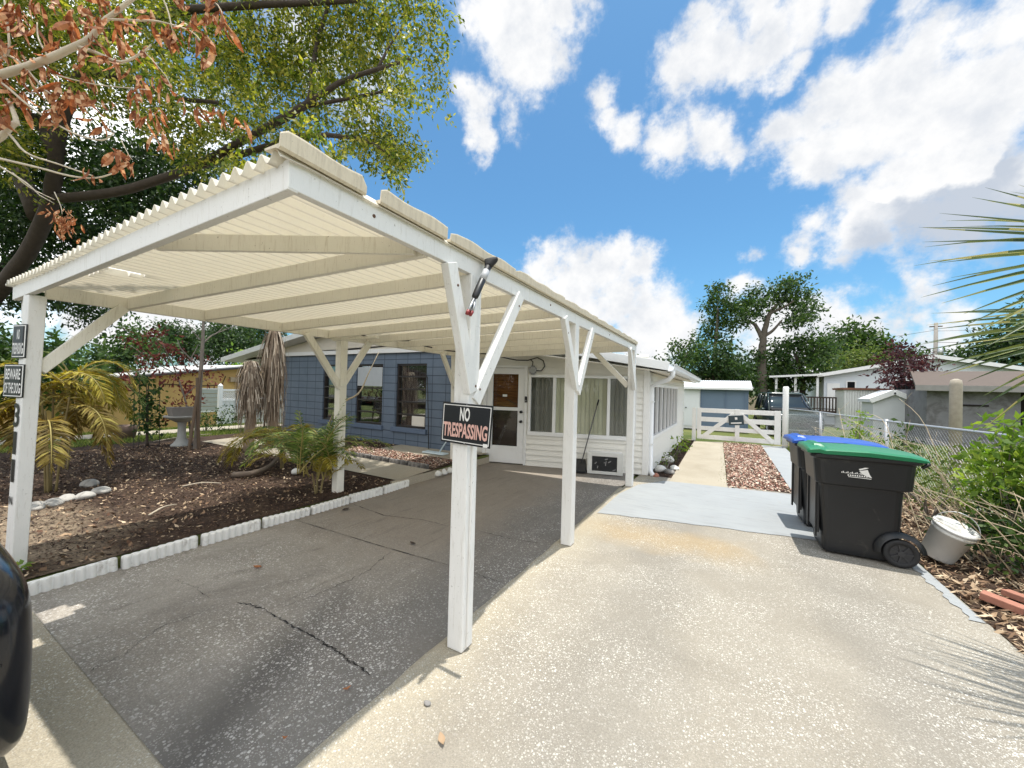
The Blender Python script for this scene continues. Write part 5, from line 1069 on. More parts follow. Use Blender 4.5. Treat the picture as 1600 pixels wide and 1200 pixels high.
def bare_tree():
    b = (-10.4, 4.2, .1); T = thing('bare_young_tree', 'slim leafless young tree with pale twigs standing between dark stakes behind the birdbath', 'tree', b); X = -10.4
    q = lambda px, py: tuple(at(px, py, X=X)); mb = MB()
    limb(mb, [q(305, 712), q(310, 640), q(314, 580), q(317, 530), q(318, 500), q(320, 460)], .055, .022, 8, .004); limb(mb, [q(310, 574), q(297, 560), q(283, 545), q(277, 530)], .022, .006, 6, .004); limb(mb, [q(297, 562), q(305, 548), q(310, 538)], .012, .005, 6); limb(mb, [q(319, 535), q(330, 525), q(345, 518), q(360, 512), q(370, 508)], .02, .006, 6); limb(mb, [q(335, 523), q(345, 515), q(352, 505)], .012, .005, 6); limb(mb, [q(316, 533), q(303, 520), q(295, 508)], .014, .005, 6)
    mb.build('trunk', BARKG, T, smooth=True)
    for i, (a, c, l) in enumerate([(q(292, 708), q(312, 578), 'dark wooden stake leaning in from the left against the slim bare tree'), (q(309, 712), q(306, 590), 'upright dark wooden stake just beside the slim bare tree')]):
        m = MB(); m.tube([Vector(a)+Vector((.06, 0, -.06)), Vector(c)+Vector((.06, 0, 0))], [.035, .03], 8); tag(m.build('tree_stake', STAKE, None), l, 'stake', 'stakes beside the bare young tree')
bare_tree()
def red_tree():
    X = -11.4; b = (X, 3.6, .08); T = thing('red_leaved_tree', 'small tree with dark red leaves in front of the yellow house', 'tree', b); rg = np.random.default_rng(3)
    cl = [(a[0], a[1], a[2]) for a in [(240, 522, 14), (210, 532, 16), (268, 552, 18), (290, 560, 14), (232, 568, 18), (328, 590, 13), (302, 602, 14), (338, 582, 9), (282, 612, 14), (270, 590, 13), (283, 632, 13), (306, 626, 10), (256, 540, 12), (198, 588, 12), (188, 600, 8), (262, 655, 8), (262, 520, 8), (222, 550, 12), (320, 560, 5), (290, 580, 10)]]
    c3 = [(*at(px, py, X=X+rg.normal()*.25), r*X/-1.55/FPX*1.0) for px, py, r in cl]; npmesh('crown', crown([(a, b_, c, r*1.15) for a, b_, c, r in c3], 240, .10, .5, rg, tw=6, spread=.10, asp=.45), 4, REDL, T)
    q = lambda px, py: tuple(at(px, py, X=X)); mb = MB(); limb(mb, [q(300, 705), q(296, 660), q(288, 620), q(270, 570), q(250, 530)], .03, .008, 7, .004); limb(mb, [q(288, 620), q(310, 600), q(335, 588)], .014, .005, 6); limb(mb, [q(276, 585), q(240, 565), q(205, 540)], .014, .005, 6); mb.build('trunk', BARKG, T, smooth=True)
red_tree()
def trellis_plant():
    X = -11.6; q = lambda px, py: tuple(at(px, py, X=X)); b = q(232, 688); T = thing('climbing_plant', 'dark green climbing plant on thin metal stakes left of the birdbath', 'plant', b)
    rg = np.random.default_rng(8); c3 = [(*at(px, py, X=X), r*.0125) for px, py, r in [(232, 600, 14), (220, 625, 15), (240, 630, 14), (228, 650, 17), (245, 655, 11), (232, 670, 13), (212, 650, 10), (240, 610, 10), (226, 590, 7)]]
    npmesh('foliage', crown(c3, 420, .09, .4, rg, tw=8, spread=.08, asp=.6), 4, LEAFM, T); mb = MB(); limb(mb, [q(230, 698), q(230, 660), q(232, 600)], .035, .01, 7); mb.build('stem', BARK, T, smooth=True)
    for i, px in enumerate((207, 215, 226, 247)):
        m = MB(); m.tube([q(px+2, 702), q(px+3, 590)], .007, 5); tag(m.build('plant_stake', CABLE, None), '%s thin dark metal stake round the climbing plant, from the left' % ORD[i], 'stake', 'thin metal stakes round the climbing plant')
trellis_plant()
def birdbath():
    p = at(283, 702, X=-11.2); b = (p[0], p[1], .08); T = thing('birdbath', 'grey concrete pedestal birdbath with a planter box in its bowl', 'birdbath', b); CG = plain('birdbath_concrete', (.34, .34, .32), .85, .15, 8, bump=.4, dirt=(.15, .15, .13))
    g = MB(); g.lathe([(.0, 0), (.20, 0), (.20, .05), (.15, .09), (.12, .14), (.085, .22), (.075, .45), (.085, .55), (.10, .58), (.0, .58)], 24, b, cap=False); g.build('pedestal', CG, T, smooth=True, bev=0)
    g = MB(); g.lathe([(0, .57), (.12, .58), (.25, .66), (.34, .70), (.345, .73), (.32, .73), (.2, .68), (0, .66)], 28, b, cap=False); g.build('bowl', CG, T, smooth=True)
    m = MB(); m.loft([rrect(b[0]-.12, b[0]+.12, b[1]-.22, b[1]+.22, .02, b[2]+.69), rrect(b[0]-.15, b[0]+.15, b[1]-.27, b[1]+.27, .02, b[2]+.93)]); tag(m.build('planter_box', plain('planter_grey', (.22, .2, .18), .8, .2), None), 'dull grey planter box sitting in the bowl of the birdbath', 'planter')
birdbath()
def fallen_limb():
    q = lambda px, py: gp(px, py, .16); mb = MB(); a = [gp(365, 742, .14), gp(400, 738, .18), gp(428, 722, .22)]; limb(mb, [tuple(v) for v in a]+[tuple(gp(450, 690, .5))], .05, .025, 8, .01); tag(mb.build('fallen_limb', plain('limb_grey', (.16, .12, .09), .9, .3, bump=.5), None, smooth=True), 'crooked grey fallen limb rising out of the mulch beside the dead palms', 'branch')
    mb = MB(); p = [gp(520, 642, .9), at(560, 615, Y=4.6), at(575, 585, Y=4.9), at(592, 550, Y=5.3)]; limb(mb, [tuple(gp(500, 700, .1)), tuple(at(525, 640, Y=4.3)), tuple(p[1]), tuple(p[2]), tuple(p[3])], .022, .008, 7, .004); tag(mb.build('dry_branch', TWIG, None, smooth=True), 'thin pale dead stem slanting up behind the middle carport post', 'branch')
    for i, (a, b) in enumerate([((233, 805), (276, 788)), ((240, 690), (330, 678)), ((285, 760), (345, 755))]):
        A = gp(*a, .13); B = gp(*b, .14); m = MB(); limb(m, [tuple(A), tuple((A+B)/2+np.array([0, 0, .03])), tuple(B)], .012, .006, 6, .01); tag(m.build('fallen_twig', DEADW, None, smooth=True), ['thin pale stick lying on the mulch nearest the edging', 'long pale stick lying far back by the birdbath', 'dark crooked stick on the mulch in mid yard'][i], 'stick')
fallen_limb()
def shrub(lab, base, cl, mat, dens, size, name='shrub', seed=1, tw=8, sp=.07, asp=.5, stems=6, h=.6, cat='shrub', group=None):
    rg = np.random.default_rng(seed); T = thing(name, lab, cat, base, group); b = np.array(base); npmesh('foliage', crown([(b[0]+x, b[1]+y, b[2]+z, r) for x, y, z, r in cl], dens, size, .1, rg, tw=tw, spread=sp, asp=asp), 4, mat, T)
    mb = MB()
    for k in range(stems):
        x, y, z, r = cl[k % len(cl)]; limb(mb, [tuple(b+rg.normal(size=3)*.03*np.array([1, 1, 0])), tuple(b+np.array([x*.5, y*.5, z*.55])+rg.normal(size=3)*.03), tuple(b+np.array([x, y, z]))], .012, .004, 5, .005)
    mb.build('stem', BARKG, T, smooth=True); return T
shrub('small leafy green weed sprouting at the foot of the left front post', (-4.80, .70, .05), [(0, 0, .10, .06), (.05, .03, .14, .06), (-.03, .05, .08, .05)], LEAFB, 700, .05, 'weed', 12, 6, .02, .6, 3)
for i, (px, py, hh) in enumerate([(345, 668, .45), (365, 668, .40), (388, 668, .45)]):
    p = at(px, py, X=-18.2); shrub('%s small green shrub in front of the white vinyl fence, from the left' % ORD[i], (p[0], p[1], zg(p[0], p[1])), [(0, 0, hh*.8, .28), (.05, .05, hh*1.6, .26), (0, 0, hh*.3, .25)], LEAFM, 130, .10, 'shrub', 30+i, 8, .1, group='small shrubs along the white vinyl fence')
p = at(320, 676, X=-15.0); shrub('low dark bush right of the bare young tree by the yellow house', (p[0], p[1], zg(p[0], p[1])), [(0, 0, .3, .35), (.0, .35, .3, .3), (0, .1, .55, .25)], LEAFM, 120, .10, 'shrub', 35, 8, .1)
p = gp(1052, 712); shrub('low dusty green plant at the foot of the white side wall', (-1.17, 9.0, -.01), [(0, 0, .12, .13), (.02, .5, .12, .16), (0, 1.1, .1, .16), (.02, 1.8, .1, .15), (0, -.2, .25, .08)], LEAFO, 260, .07, 'ground_plant', 36, 6, .05)
shrub('spiky yellow green plant further along the foot of the white side wall', (-1.15, 11.6, -.01), [(0, 0, .2, .2), (0, .6, .15, .2), (0, 1.4, .12, .2)], LEAFB, 160, .10, 'ground_plant', 37, 6, .06)
# bushes along the chain link fence
shrub('tall bright green bush at the right edge, above the bucket and bricks', (2.62, 5.95, 0), [(-.1, -.1, 1.42, .12), (-.05, 0, 1.25, .19), (.1, -.1, 1.1, .24), (-.25, -.1, .95, .2), (.2, .05, .85, .28), (-.1, .1, .65, .25), (.35, .1, 1.05, .25), (-.15, 0, 1.1, .15)], LEAFB, 620, .085, 'shrub', 41, 9, .08, .48, 8)
shrub('dark low bush under the tall bright bush, behind the bucket', (2.45, 5.45, 0), [(0, 0, .3, .3), (.3, -.2, .35, .32), (.1, .3, .5, .28), (-.25, .3, .35, .25), (.45, .3, .6, .3), (.5, -.5, .3, .3)], LEAFM, 520, .07, 'shrub', 42, 9, .07, .5, 8)
shrub('loose yellow green bush tangled with dry stalks behind the green lidded bin', (2.35, 7.2, 0), [(0, 0, .5, .35), (.2, -.3, .75, .3), (.3, .3, .8, .3), (-.1, .4, .35, .3), (.3, -.5, .5, .3), (.45, 0, .5, .35)], LEAFO, 230, .065, 'shrub', 43, 7, .09, .4, 10)
shrub('green sprig rising above the fence rail behind the blue lidded bin', (2.15, 9.6, 0), [(0, 0, 1.15, .16), (.1, .1, .9, .22), (0, -.1, .6, .25), (.05, 0, 1.32, .09)], LEAFB, 420, .08, 'shrub', 44, 6, .08)
shrub('leafy sprig at the fence, right of the taller sprig behind the bins', (2.6, 8.9, 0), [(0, 0, 1.0, .2), (.1, .1, .75, .25), (-.1, -.1, .55, .25), (.02, 0, 1.22, .1)], LEAFM, 320, .08, 'shrub', 45, 6, .08)
def dry_stalks(lab, base, n, hl, seed, dirx, spr=.35):
    rg = np.random.default_rng(seed); mb = MB(); b = np.array(base)
    for k in range(n):
        p0 = b+np.array([rg.normal()*spr, rg.normal()*spr*1.2, 0]); a = rg.uniform(-1, 1)*1.1+dirx; L = hl*rg.uniform(.5, 1.15); e = rg.uniform(.5, 1.25); d = np.array([math.cos(a)*math.cos(e), math.sin(a)*math.cos(e), math.sin(e)])
        m = p0+d*L*.55+np.array([0, 0, .12*L]); t = p0+d*L+np.array([rg.normal()*.1, rg.normal()*.1, -.1*L*rg.uniform(0, 1.6)]); pts = limb(mb, [tuple(p0), tuple(m), tuple(t)], .0065*rg.uniform(.6, 1.3), .002, 5, .003)
        for j in range(rg.integers(0, 3)):
            q = pts[int(len(pts)*rg.uniform(.4, .9))]; mb.tube([q, q+Vector(rg.normal(size=3)*.12+np.array([0, 0, .06]))], [.003, .0012], 4)
    tag(mb.build('dry_stalks', TWIG, None, smooth=True), lab, 'dry plant')
dry_stalks('tangle of dry pale stalks leaning over the driveway edge behind the bucket', (2.4, 6.1, 0), 24, 1.15, 51, PI*.9)
dry_stalks('sheaf of tall dry stalks poking above the chain link fence behind the bins', (2.6, 7.6, 0), 34, 1.75, 52, PI*.75, .4)
dry_stalks('dry brown stalks in front of the bright bush at the right edge', (2.75, 5.35, 0), 26, 1.2, 53, PI*.8, .3)
# fan palm at the right edge
def fan_leaf(LV, hub, d, nrm, L, n=26, span=2.6, rg=RNG, droop=.12):
    d = unit(np.array(d, float)); nrm = unit(np.array(nrm, float)); s = unit(np.cross(nrm, d)); nrm = np.cross(d, s)
    for k in range(n):
        a = -span/2+span*k/(n-1)+rg.normal()*.02; ax = d*math.cos(a)+s*math.sin(a); sd = -d*math.sin(a)+s*math.cos(a); l = L*(.80+.2*math.cos(a*.8))*rg.uniform(.88, 1.08); fold = nrm*.4*(1 if k % 2 else -1); dz = np.array([0, 0, -1.])*droop*rg.uniform(.5, 1.8)+nrm*rg.normal()*.05; prev = None
        for t in (0, .18, .4, .6, .8, 1):
            w = (.017*math.sin(PI*min(1, .18+t*.55)) if t < .6 else .017*(1-t)*1.9+.0008)*L*1.05; c = hub+ax*l*t+dz*l*t*t; row = (c-sd*w+nrm*w*.45, c, c+sd*w+nrm*w*.45)
            if prev is not None: LV.extend([prev[0], prev[1], row[1], row[0], prev[1], prev[2], row[2], row[1]])
            prev = row
def fan_palm():
    b = (3.35, 3.9, 0); T = thing('fan_palm', 'fan palm with long stiff green and yellow blades reaching in from the right edge', 'palm', b); rg = np.random.default_rng(9)
    mb = MB(); limb(mb, [b, (3.33, 3.88, 1.2), (3.3, 3.85, 2.2)], .17, .14, 12, .01); mb.build('trunk', plain('fan_trunk', (.20, .15, .10), .9, .35, 12, bump=1), T, smooth=True)
    top = np.array([3.3, 3.85, 2.2])
    for hub, d, nr, L, n, sp, dr in [((2.10, 3.47, 2.50), (-1, .06, .10), (.05, -.80, .60), 1.02, 30, 2.3, .08), ((2.20, 3.78, 2.15), (-.9, -.05, -.22), (-.1, -.75, .65), .95, 22, 1.7, .14), ((2.15, 3.15, 2.75), (-.85, -.25, .25), (.1, -.7, .7), .85, 20, 1.8, .10), ((3.2, 4.9, 2.9), (0, 1, .3), (0, -.3, 1), 1.0, 24, 2.8, .2), ((4.4, 3.9, 2.9), (1, 0, .2), (-.2, 0, 1), 1.0, 24, 2.8, .2), ((3.4, 2.8, 2.8), (0, -1, .2), (0, .2, 1), .95, 22, 2.6, .2), ((3.5, 3.9, 3.4), (.3, .1, 1), (1, 0, -.1), 1.0, 20, 2.2, .05)]:
        hub = np.array(hub); LV = []; fan_leaf(LV, hub, d, nr, L, n, sp, rg, dr); f = npmesh('fan_leaf', LV, 4, FANP, T); m = MB(); m.tube([tuple(top), tuple((top+hub)/2+np.array([0, 0, .12])), tuple(hub)], [.022, .018, .012], 7); m.build('leaf_stalk', plain('leaf_stalk', (.20, .24, .07), .5, .2), f, smooth=True)
    g = MB(); bm = 0
    for k in range(70):
        t = rg.uniform(0, 1); c = np.array([2.7, 4.9, 2.55])+np.array([-.25*t, .1*t, -.35*t])+rg.normal(size=3)*.06; g.lathe([(0, -.014), (.010, -.008), (.014, 0), (.010, .008), (0, .014)], 6, tuple(c), cap=False)
    g.tube([tuple(top), (2.9, 4.5, 2.75), (2.7, 4.9, 2.55), (2.45, 5.0, 2.2)], .008, 5); g.build('fruit_cluster', plain('dark_fruit', (.02, .016, .02), .4, .2), T, smooth=True)
fan_palm()
# ------------------------------------------------------------------ fences, gate, shed
def gate():
    T = thing('farm_gate', 'white wooden ranch gate with slanted braces closing the side driveway', 'gate', (.3, 15, 0)); x0, x1 = -.92, 1.50; dz = .03
    for z0, z1 in ((.97, 1.12), (.66, .82), (.36, .50), (.05, .20)): m = MB(); m.box(x0, x1, 14.98, 15.01, z0+dz, z1+dz); m.build('rail', WHITE, T, bev=.005)
    for a, b in ((x0, x0+.13), (x1-.17, x1), (.23, .36)): m = MB(); m.box(a, b, 14.945, 14.98, .05+dz, 1.13+dz); m.build('stile', WHITE, T, bev=.005)
    for a, b in (((.2, 1.0), (-.78, .12)), ((.38, 1.0), (1.32, .12))): m = MB(); m.bar((a[0], 14.96, a[1]), (b[0], 14.96, b[1]), .025, .13, (0, 0, 1)); m.build('brace', WHITE, T, bev=.005)
    S_ = thing('gate_sign', 'small dark sign with white marks hung askew on the white gate', 'sign', (.25, 14.92, .6)); m = MB(); R3 = Matrix.Rotation(-.10, 3, 'Y'); m.box(-.22, .22, -.008, 0, -.16, .16); m.v = [tuple(R3 @ Vector(v)+Vector((.26, 14.93, .79))) for v in m.v]; m.build('sign_plate', plain('gate_sign_dark', (.03, .05, .06), .4, .2), S_)
    for (u0, u1, v0, v1) in ((-.03, .04, .02, .10), (-.16, .15, -.11, -.07)): m = MB(); m.box(u0, u1, -.012, -.009, v0, v1); m.v = [tuple(R3 @ Vector(v)+Vector((.26, 14.93, .79))) for v in m.v]; m.build('white_mark', LETW, S_)
    for x, h, r, l in ((-1.02, 1.16, .06, 'square white gate post beside the corner of the house'), (1.62, 1.95, .085, 'tall round white post at the fence end of the gate')):
        m = MB()
        if x < 0: m.box(x-.06, x+.06, 14.94, 15.06, 0, h)
        else: m.lathe([(r, 0), (r*.98, h*.5), (r*.95, h-.04), (r*.75, h)], 16, (x, 15, 0))
        tag(m.build('gate_post', WHITE, None, bev=.008 if x < 0 else 0, smooth=x > 0), l, 'post')
gate()
def chainlink():
    A = np.array([1.80, 16.9]); B = np.array([3.35, 7.5]); Cc = np.array([3.9, 3.0]); H = 1.2
    T = thing('chain_link_fence', 'weathered chain link fence running back along the driveway behind the bushes', 'fence', (2.6, 11, 0)); posts = [A+(B-A)*t for t in (0, .33, .67, 1)]+[Cc]
    m = MB(); m.tube([(p[0], p[1], H+.015*math.sin(i*2)) for i, p in enumerate(posts)], .022, 8); m.build('top_rail', GALV, T, smooth=True)
    for p in posts: m = MB(); m.tube([(p[0], p[1], -.05), (p[0], p[1], H+.03)], .035, 10); m.build('fence_post', GALV, T, smooth=True)
    m = MB()
    for s, e in ((A, B), (B, Cc)):
        L = np.linalg.norm(e-s); u = (e-s)/L; st = .075; n = int((L+H)/st)
        for k in range(n):
            for sg in (0, 1):
                a0 = k*st-H; z0 = 0.; a1 = a0+H
                lo = max(a0, 0); hi = min(a1, L)
                if hi-lo < .02: continue
                zl = lo-a0; zh = hi-a0
                if sg: zl, zh = H-zl, H-zh
                p = s+u*lo; q = s+u*hi; off = .006 if sg else -.006; m.tube([(p[0]+off, p[1], zl), (q[0]+off, q[1], zh)], .0022, 3, cap=False)
    m.build('wire_mesh', GALV, T, recalc=False)
chainlink()
def boxhouse_win(mb_name, par, x0, x1, y, z0, z1, frame=TRIM):
    m = MB(); m.box(x0-.06, x1+.06, y-.05, y-.01, z0-.06, z0); m.box(x0-.06, x1+.06, y-.05, y-.01, z1, z1+.06); m.box(x0-.06, x0, y-.05, y-.01, z0, z1); m.box(x1, x1+.06, y-.05, y-.01, z0, z1); m.box(x0, x1, y-.045, y-.02, (z0+z1)/2-.02, (z0+z1)/2+.02)
    w = m.build('window', frame, par); m = MB(); m.box(x0, x1, y-.018, y-.012, z0, z1); m.build('pane', GLASSD, w)
def shed():
    T = thing('garden_shed', 'blue sided garden shed with a ribbed white metal roof and a white door section', 'shed', (-.5, 21, 0)); y = 20.
    m = MB(); m.box(-1.08, .78, y, 23, 0, 1.9); m.build('wall', plain('shed_blue', (.13, .185, .26), .6, .06, 3), T)
    m = MB()
    for x in (-1.08, -.08, .66, .78): m.box(x-.03, x+.03, y-.025, y-.002, 0, 1.88)
    m.build('batten', plain('shed_blue_dark', (.11, .16, .235), .6, .06), T)
    m = MB(); m.box(-1.86, -1.085, y+.02, 23, 0, 1.88); d = m.build('door_section', TRIM, T); m = MB(); m.box(-1.80, -1.14, y-.01, y+.018, .12, 1.80); D = m.build('door', plain('shed_door', (.74, .76, .78), .5, .05), T, bev=.004); m = MB(); m.lathe([(0, 0), (.03, .0), (.03, .05), (0, .05)], 10, (-1.72, y-.012, .98), Matrix.Rotation(PI/2, 3, 'X'), cap=False); m.build('handle', BLACK, D)
    m = MB(); n = 150; m.loft([[(-2.0+2.95*i/n, yy, zz+.012*math.sin(i*1.5)) for i in range(n+1)] for yy, zz in ((y-.25, 1.93), (21.5, 2.32), (23.2, 1.95))], closed=False, cap=False); R = m.build('roof', plain('shed_roof', (.70, .73, .75), .4, .06), T, smooth=False); m = MB(); m.box(-2.0, .95, y-.27, y-.24, 1.86, 1.95); m.build('fascia', TRIM, R)
shed()
# ------------------------------------------------------------------ cars
def car(lab, loc, rz, paint, L=4.6, W=1.82, H=1.66, rack=False, name='parked_car'):
    T = thing(name, lab, 'car', (0, 0, 0)); h = W/2; f = L/2
    prof = [(-f, .62, .42, .86, .86), (-f+.06, .80, .34, .98, .93), (-f+.3, .95, .28, 1.03, .98), (-f+.9, 1, .26, 1.04, 1), (-.4, 1, .24, 1.02, 1), (.5, 1, .24, 1.0, 1), (1.05, 1, .24, .99, 1), (1.5, 1, .24, .985, .98), (f-.35, 1, .22, .955, .97), (f-.14, .985, .14, .93, .93), (f-.055, .95, .13, .90, .90), (f-.015, .88, .15, .84, .82), (f, .74, .20, .74, .7)]
    m = MB(); rings = []
    for y, w, z0, z1, wt in prof:
        hw = h*w; zm = z0+(z1-z0)*.55; zs = z0+(z1-z0)*.86
        half = [(0, z0), (hw*.80, z0), (hw*.97, z0+.08), (hw, zm), (hw*.965, zs), (hw*.84, z1-.012), (hw*.45, z1+.012), (0, z1+.02)]
        rings.append([(x, y, z) for x, z in half]+[(-x, y, z) for x, z in reversed(half[1:-1])])
    m.loft(rings); m.build('body', paint, T, smooth=True, sub=2)
    ys0, ys1 = -f+.22, 1.12
    m = MB(); rr = []
    for z, w, a, b in ((.98, .90, ys0, ys1), (1.2, .86, ys0+.10, ys1-.36), (1.42, .80, ys0+.24, ys1-.70), (H-.10, .74, ys0+.36, ys1-.92)): rr.append(rrect(-h*w, h*w, a, b, .16, z, 4))
    m.loft(rr); G = m.build('windows', GLASSD, T, smooth=True)
    m = MB(); m.loft([rrect(-h*.745, h*.745, ys0+.34, ys1-.90, .16, H-.105, 4), rrect(-h*.75, h*.75, ys0+.34, ys1-.90, .16, H-.06, 4), rrect(-h*.68, h*.68, ys0+.42, ys1-1.0, .16, H-.01, 4), rrect(-h*.4, h*.4, ys0+.6, ys1-1.2, .16, H, 4)]); m.build('roof', paint, T, smooth=True)
    for s in (-1, 1):
        for (ya, za, wa, yb, zb, wb) in ((ys1-.05, .99, .875, ys1-.93, H-.09, .735), (ys0+.06, .99, .88, ys0+.38, H-.09, .735), (.0, 1.0, .895, -.12, H-.09, .745), (-1.1, 1.0, .895, -1.15, H-.09, .745)): m = MB(); m.tube([(s*h*wa, ya, za), (s*h*(wa+wb)/2*1.01, (ya+yb)/2, (za+zb)/2+.02), (s*h*wb, yb, zb)], .035, 8); m.build('pillar', paint, T, smooth=True)
        m = MB(); m.loft([[(s*(h*.99+o), .78+.08*math.cos(a), 1.04+.06*math.sin(a)) for a in np.linspace(0, 2*PI, 10, endpoint=False)] for o in (.0, .16)]); m.build('mirror', paint, T, smooth=True)
        m = MB(); m.loft([[(s*(h*.58+h*.30*t), f+.004-.09*t**4, .66+.05*t), (s*(h*.58+h*.30*t), f-.032-.11*t**4, .75+.04*t)] for t in np.linspace(0, 1, 13)], closed=False, cap=False); m.build('headlight', glass('headlight_glass', (.30, .33, .36), .05, .8), T, smooth=True)
        m = MB(); m.box(s*h*.72-.12, s*h*.72+.12, -f-.012, -f+.14, .70, .92); m.build('tail_light', plain('tail_red', (.2, .012, .012), .2, .1), T, bev=.02)
        for y in (1.38, -1.38):
            R3 = Matrix.Rotation(-PI/2*s, 3, 'X').to_4x4(); R3 = Matrix.Rotation(PI/2*s, 3, 'Y'); c = (s*(h-.20), y, .335); m = MB(); m.lathe([(.21, 0), (.31, 0), (.335, .03), (.335, .19), (.31, .215), (.22, .21), (.21, 0)], 36, c, R3, cap=False); Wl = m.build('wheel', RUBBER, T, smooth=True)
            m = MB(); m.lathe([(0, .10), (.215, .12), (.225, .20), (.205, .20), (.19, .15), (0, .16)], 32, c, R3, cap=False)
            for k in range(10): a = 2*PI*k/10; v = Vector((0, math.cos(a), math.sin(a))); o = Vector(c)+Vector((s*.178, 0, 0)); m.bar(o+v*.03, o+v*.205, .03, .02, (1, 0, 0))
            m.build('rim', plain('alloy', (.4, .41, .42), .3, .1, metal=.8), Wl)
    m = MB(); m.loft([[(h*.985*math.sin(a)/math.sin(1.25) if abs(a) < 1.25 else 0, f+.012-.16*(abs(a)/1.25)**5, z) for a in np.linspace(-1.249, 1.249, 41)] for z in (.585, .597)], closed=False, cap=False); m.build('bumper_seam', BLACK, T)
    m = MB(); m.box(-h*.40, h*.40, f-.05, f+.012, .40, .60); m.build('grille', BLACK, T, bev=.01)
    m = MB(); m.loft([[(h*.93*math.sin(a), f+.03-.42*(1-math.cos(a)), z) for a in np.linspace(-1.1, 1.1, 17)] for z in (.265, .30)], closed=False, cap=False); o = m.build('bumper_trim', plain('trim_grey', (.25, .26, .28), .3, .1), T, smooth=True)
    if rack:
        for s in (-1, 1): m = MB(); m.tube([(s*h*.6, ys0+.5, H+.05), (s*h*.6, ys1-1.15, H+.05)], .018, 6); m.build('roof_rail', BLACK, T)
    T.location = loc; T.rotation_euler = (0, 0, rz); return T
def carpaint(name, c, r=.18):
    k = NT(name); k.set(c, r, .0, .5); k.b.inputs['Coat Weight'].default_value = .25; k.b.inputs['Coat Roughness'].default_value = .03; return k.m
car('glossy black car whose front corner pokes into the bottom left of the view', (-3.16, -1.862, 0), 0, carpaint('car_black', (.004, .005, .008)))
car('dark green off roader parked behind the gate post and the chain link fence', (2.25, 21.4, 0), PI+.12, carpaint('car_green', (.025, .04, .038), .25), 4.5, 1.8, 1.82, True)
# ------------------------------------------------------------------ right background
SIDEW = plain('pale_siding', (.62, .66, .70), .6, .05, 3)
def gable_house(name, lab, x0, x1, y0, y1, ze, zr, xr, wall, roofm, wins=(), parts=None, cat='house', ov=.4):
    T = thing(name, lab, cat, ((x0+x1)/2, (y0+y1)/2, 0)); m = MB(); e = lambda x: zr-(xr-x)/(xr-x0)*(zr-ze) if x < xr else zr-(x-xr)/(x1-xr)*(zr-ze)
    pts = [(x0, -.6), (x1, -.6), (x1, ze), (xr, zr), (x0, ze)]; n = 5; m.add([(x, y0, z) for x, z in pts]+[(x, y1, z) for x, z in pts], [tuple(range(n)), tuple(range(2*n-1, n-1, -1))]+[(i, i+n, (i+1) % n+n, (i+1) % n) for i in range(n)]); m.build('wall', wall, T)
    m = MB(); sl0 = (zr-ze)/(xr-x0); sl1 = (zr-ze)/(x1-xr); t = .14
    a = (x0-ov, ze-ov*sl0+.02); b = (xr, zr+.02); c = (x1+ov, ze-ov*sl1+.02)
    for p, q in ((a, b), (b, c)): m.hexa([(p[0], y0-ov, p[1]), (q[0], y0-ov, q[1]), (q[0], y1+ov, q[1]), (p[0], y1+ov, p[1]), (p[0], y0-ov, p[1]+t), (q[0], y0-ov, q[1]+t), (q[0], y1+ov, q[1]+t), (p[0], y1+ov, p[1]+t)])
    R = m.build('roof', roofm, T); m = MB()
    for p, q in ((a, b), (b, c)): m.bar((p[0], y0-ov-.02, p[1]+.06), (q[0], y0-ov-.02, q[1]+.06), .03, .2)
    m.build('fascia', TRIM, R)
    for w in wins: boxhouse_win('w', T, w[0], w[1], y0, w[2], w[3])
    return T
ROOFG = plain('roof_grey', (.40, .41, .42), .7, .1, 4); ROOFB = plain('roof_brown', (.10, .075, .06), .85, .2, 6, dirt=(.16, .13, .1))
N1 = gable_house('neighbour_house', 'pale grey sided house with a low white gable behind the purple leaved tree', 5.15, 14.5, 30, 40, 2.95, 3.95, 9.9, SIDEW, ROOFG, [(6.25, 6.6, 1.55, 2.6), (8.3, 9.3, 1.6, 2.7)])
m = MB(); m.box(5.3, 5.9, 29.94, 29.99, .5, 2.5); m.build('door', TRIM, N1)
def patio():
    T = thing('patio_cover', 'white flat patio cover on slim posts above a dark deck, beside the pale house', 'patio cover', (3.6, 31, 0)); m = MB(); m.hexa([(2.3, 29.5, 2.80), (5.0, 29.5, 2.95), (5.0, 34, 3.1), (2.3, 34, 2.95), (2.3, 29.5, 2.92), (5.0, 29.5, 3.07), (5.0, 34, 3.22), (2.3, 34, 3.07)]); m.build('roof', TRIM, T)
    for x, y in ((2.7, 29.8), (3.7, 29.8), (4.8, 29.8), (2.7, 33.5)): m = MB(); m.box(x-.06, x+.06, y-.06, y+.06, 0, 2.83); m.build('post', TRIM, T)
    D = thing('deck', 'dark brown timber deck with balusters in front of the pale house', 'deck', (4.6, 28.6, 0)); DK = plain('deck_brown', (.05, .032, .026), .8, .25); m = MB(); m.box(3.3, 6.0, 27.6, 29.4, .75, .85); m.build('floor', DK, D); m = MB(); m.box(3.3, 6.0, 27.58, 27.66, 1.58, 1.66); m.box(3.3, 6.0, 27.58, 27.66, .95, 1.0)
    for k in range(20): m.box(3.32+k*.138, 3.38+k*.138, 27.6, 27.64, .85, 1.6)
    m.build('railing', DK, D)
    for x in (3.35, 5.95): m = MB(); m.box(x-.05, x+.05, 27.56, 27.68, 0, 1.72); m.build('post', DK, D)
    gable_house('distant_house', 'long low tan house far behind the patio cover and the off roader', -6, 4.5, 44, 52, 3.0, 4.1, -1, plain('tan_wall', (.45, .36, .26), .7, .1), plain('roof_pale', (.5, .5, .5), .6, .1), [(-.2, 1.2, 1.7, 2.7), (2.2, 3.6, 1.7, 2.7)])
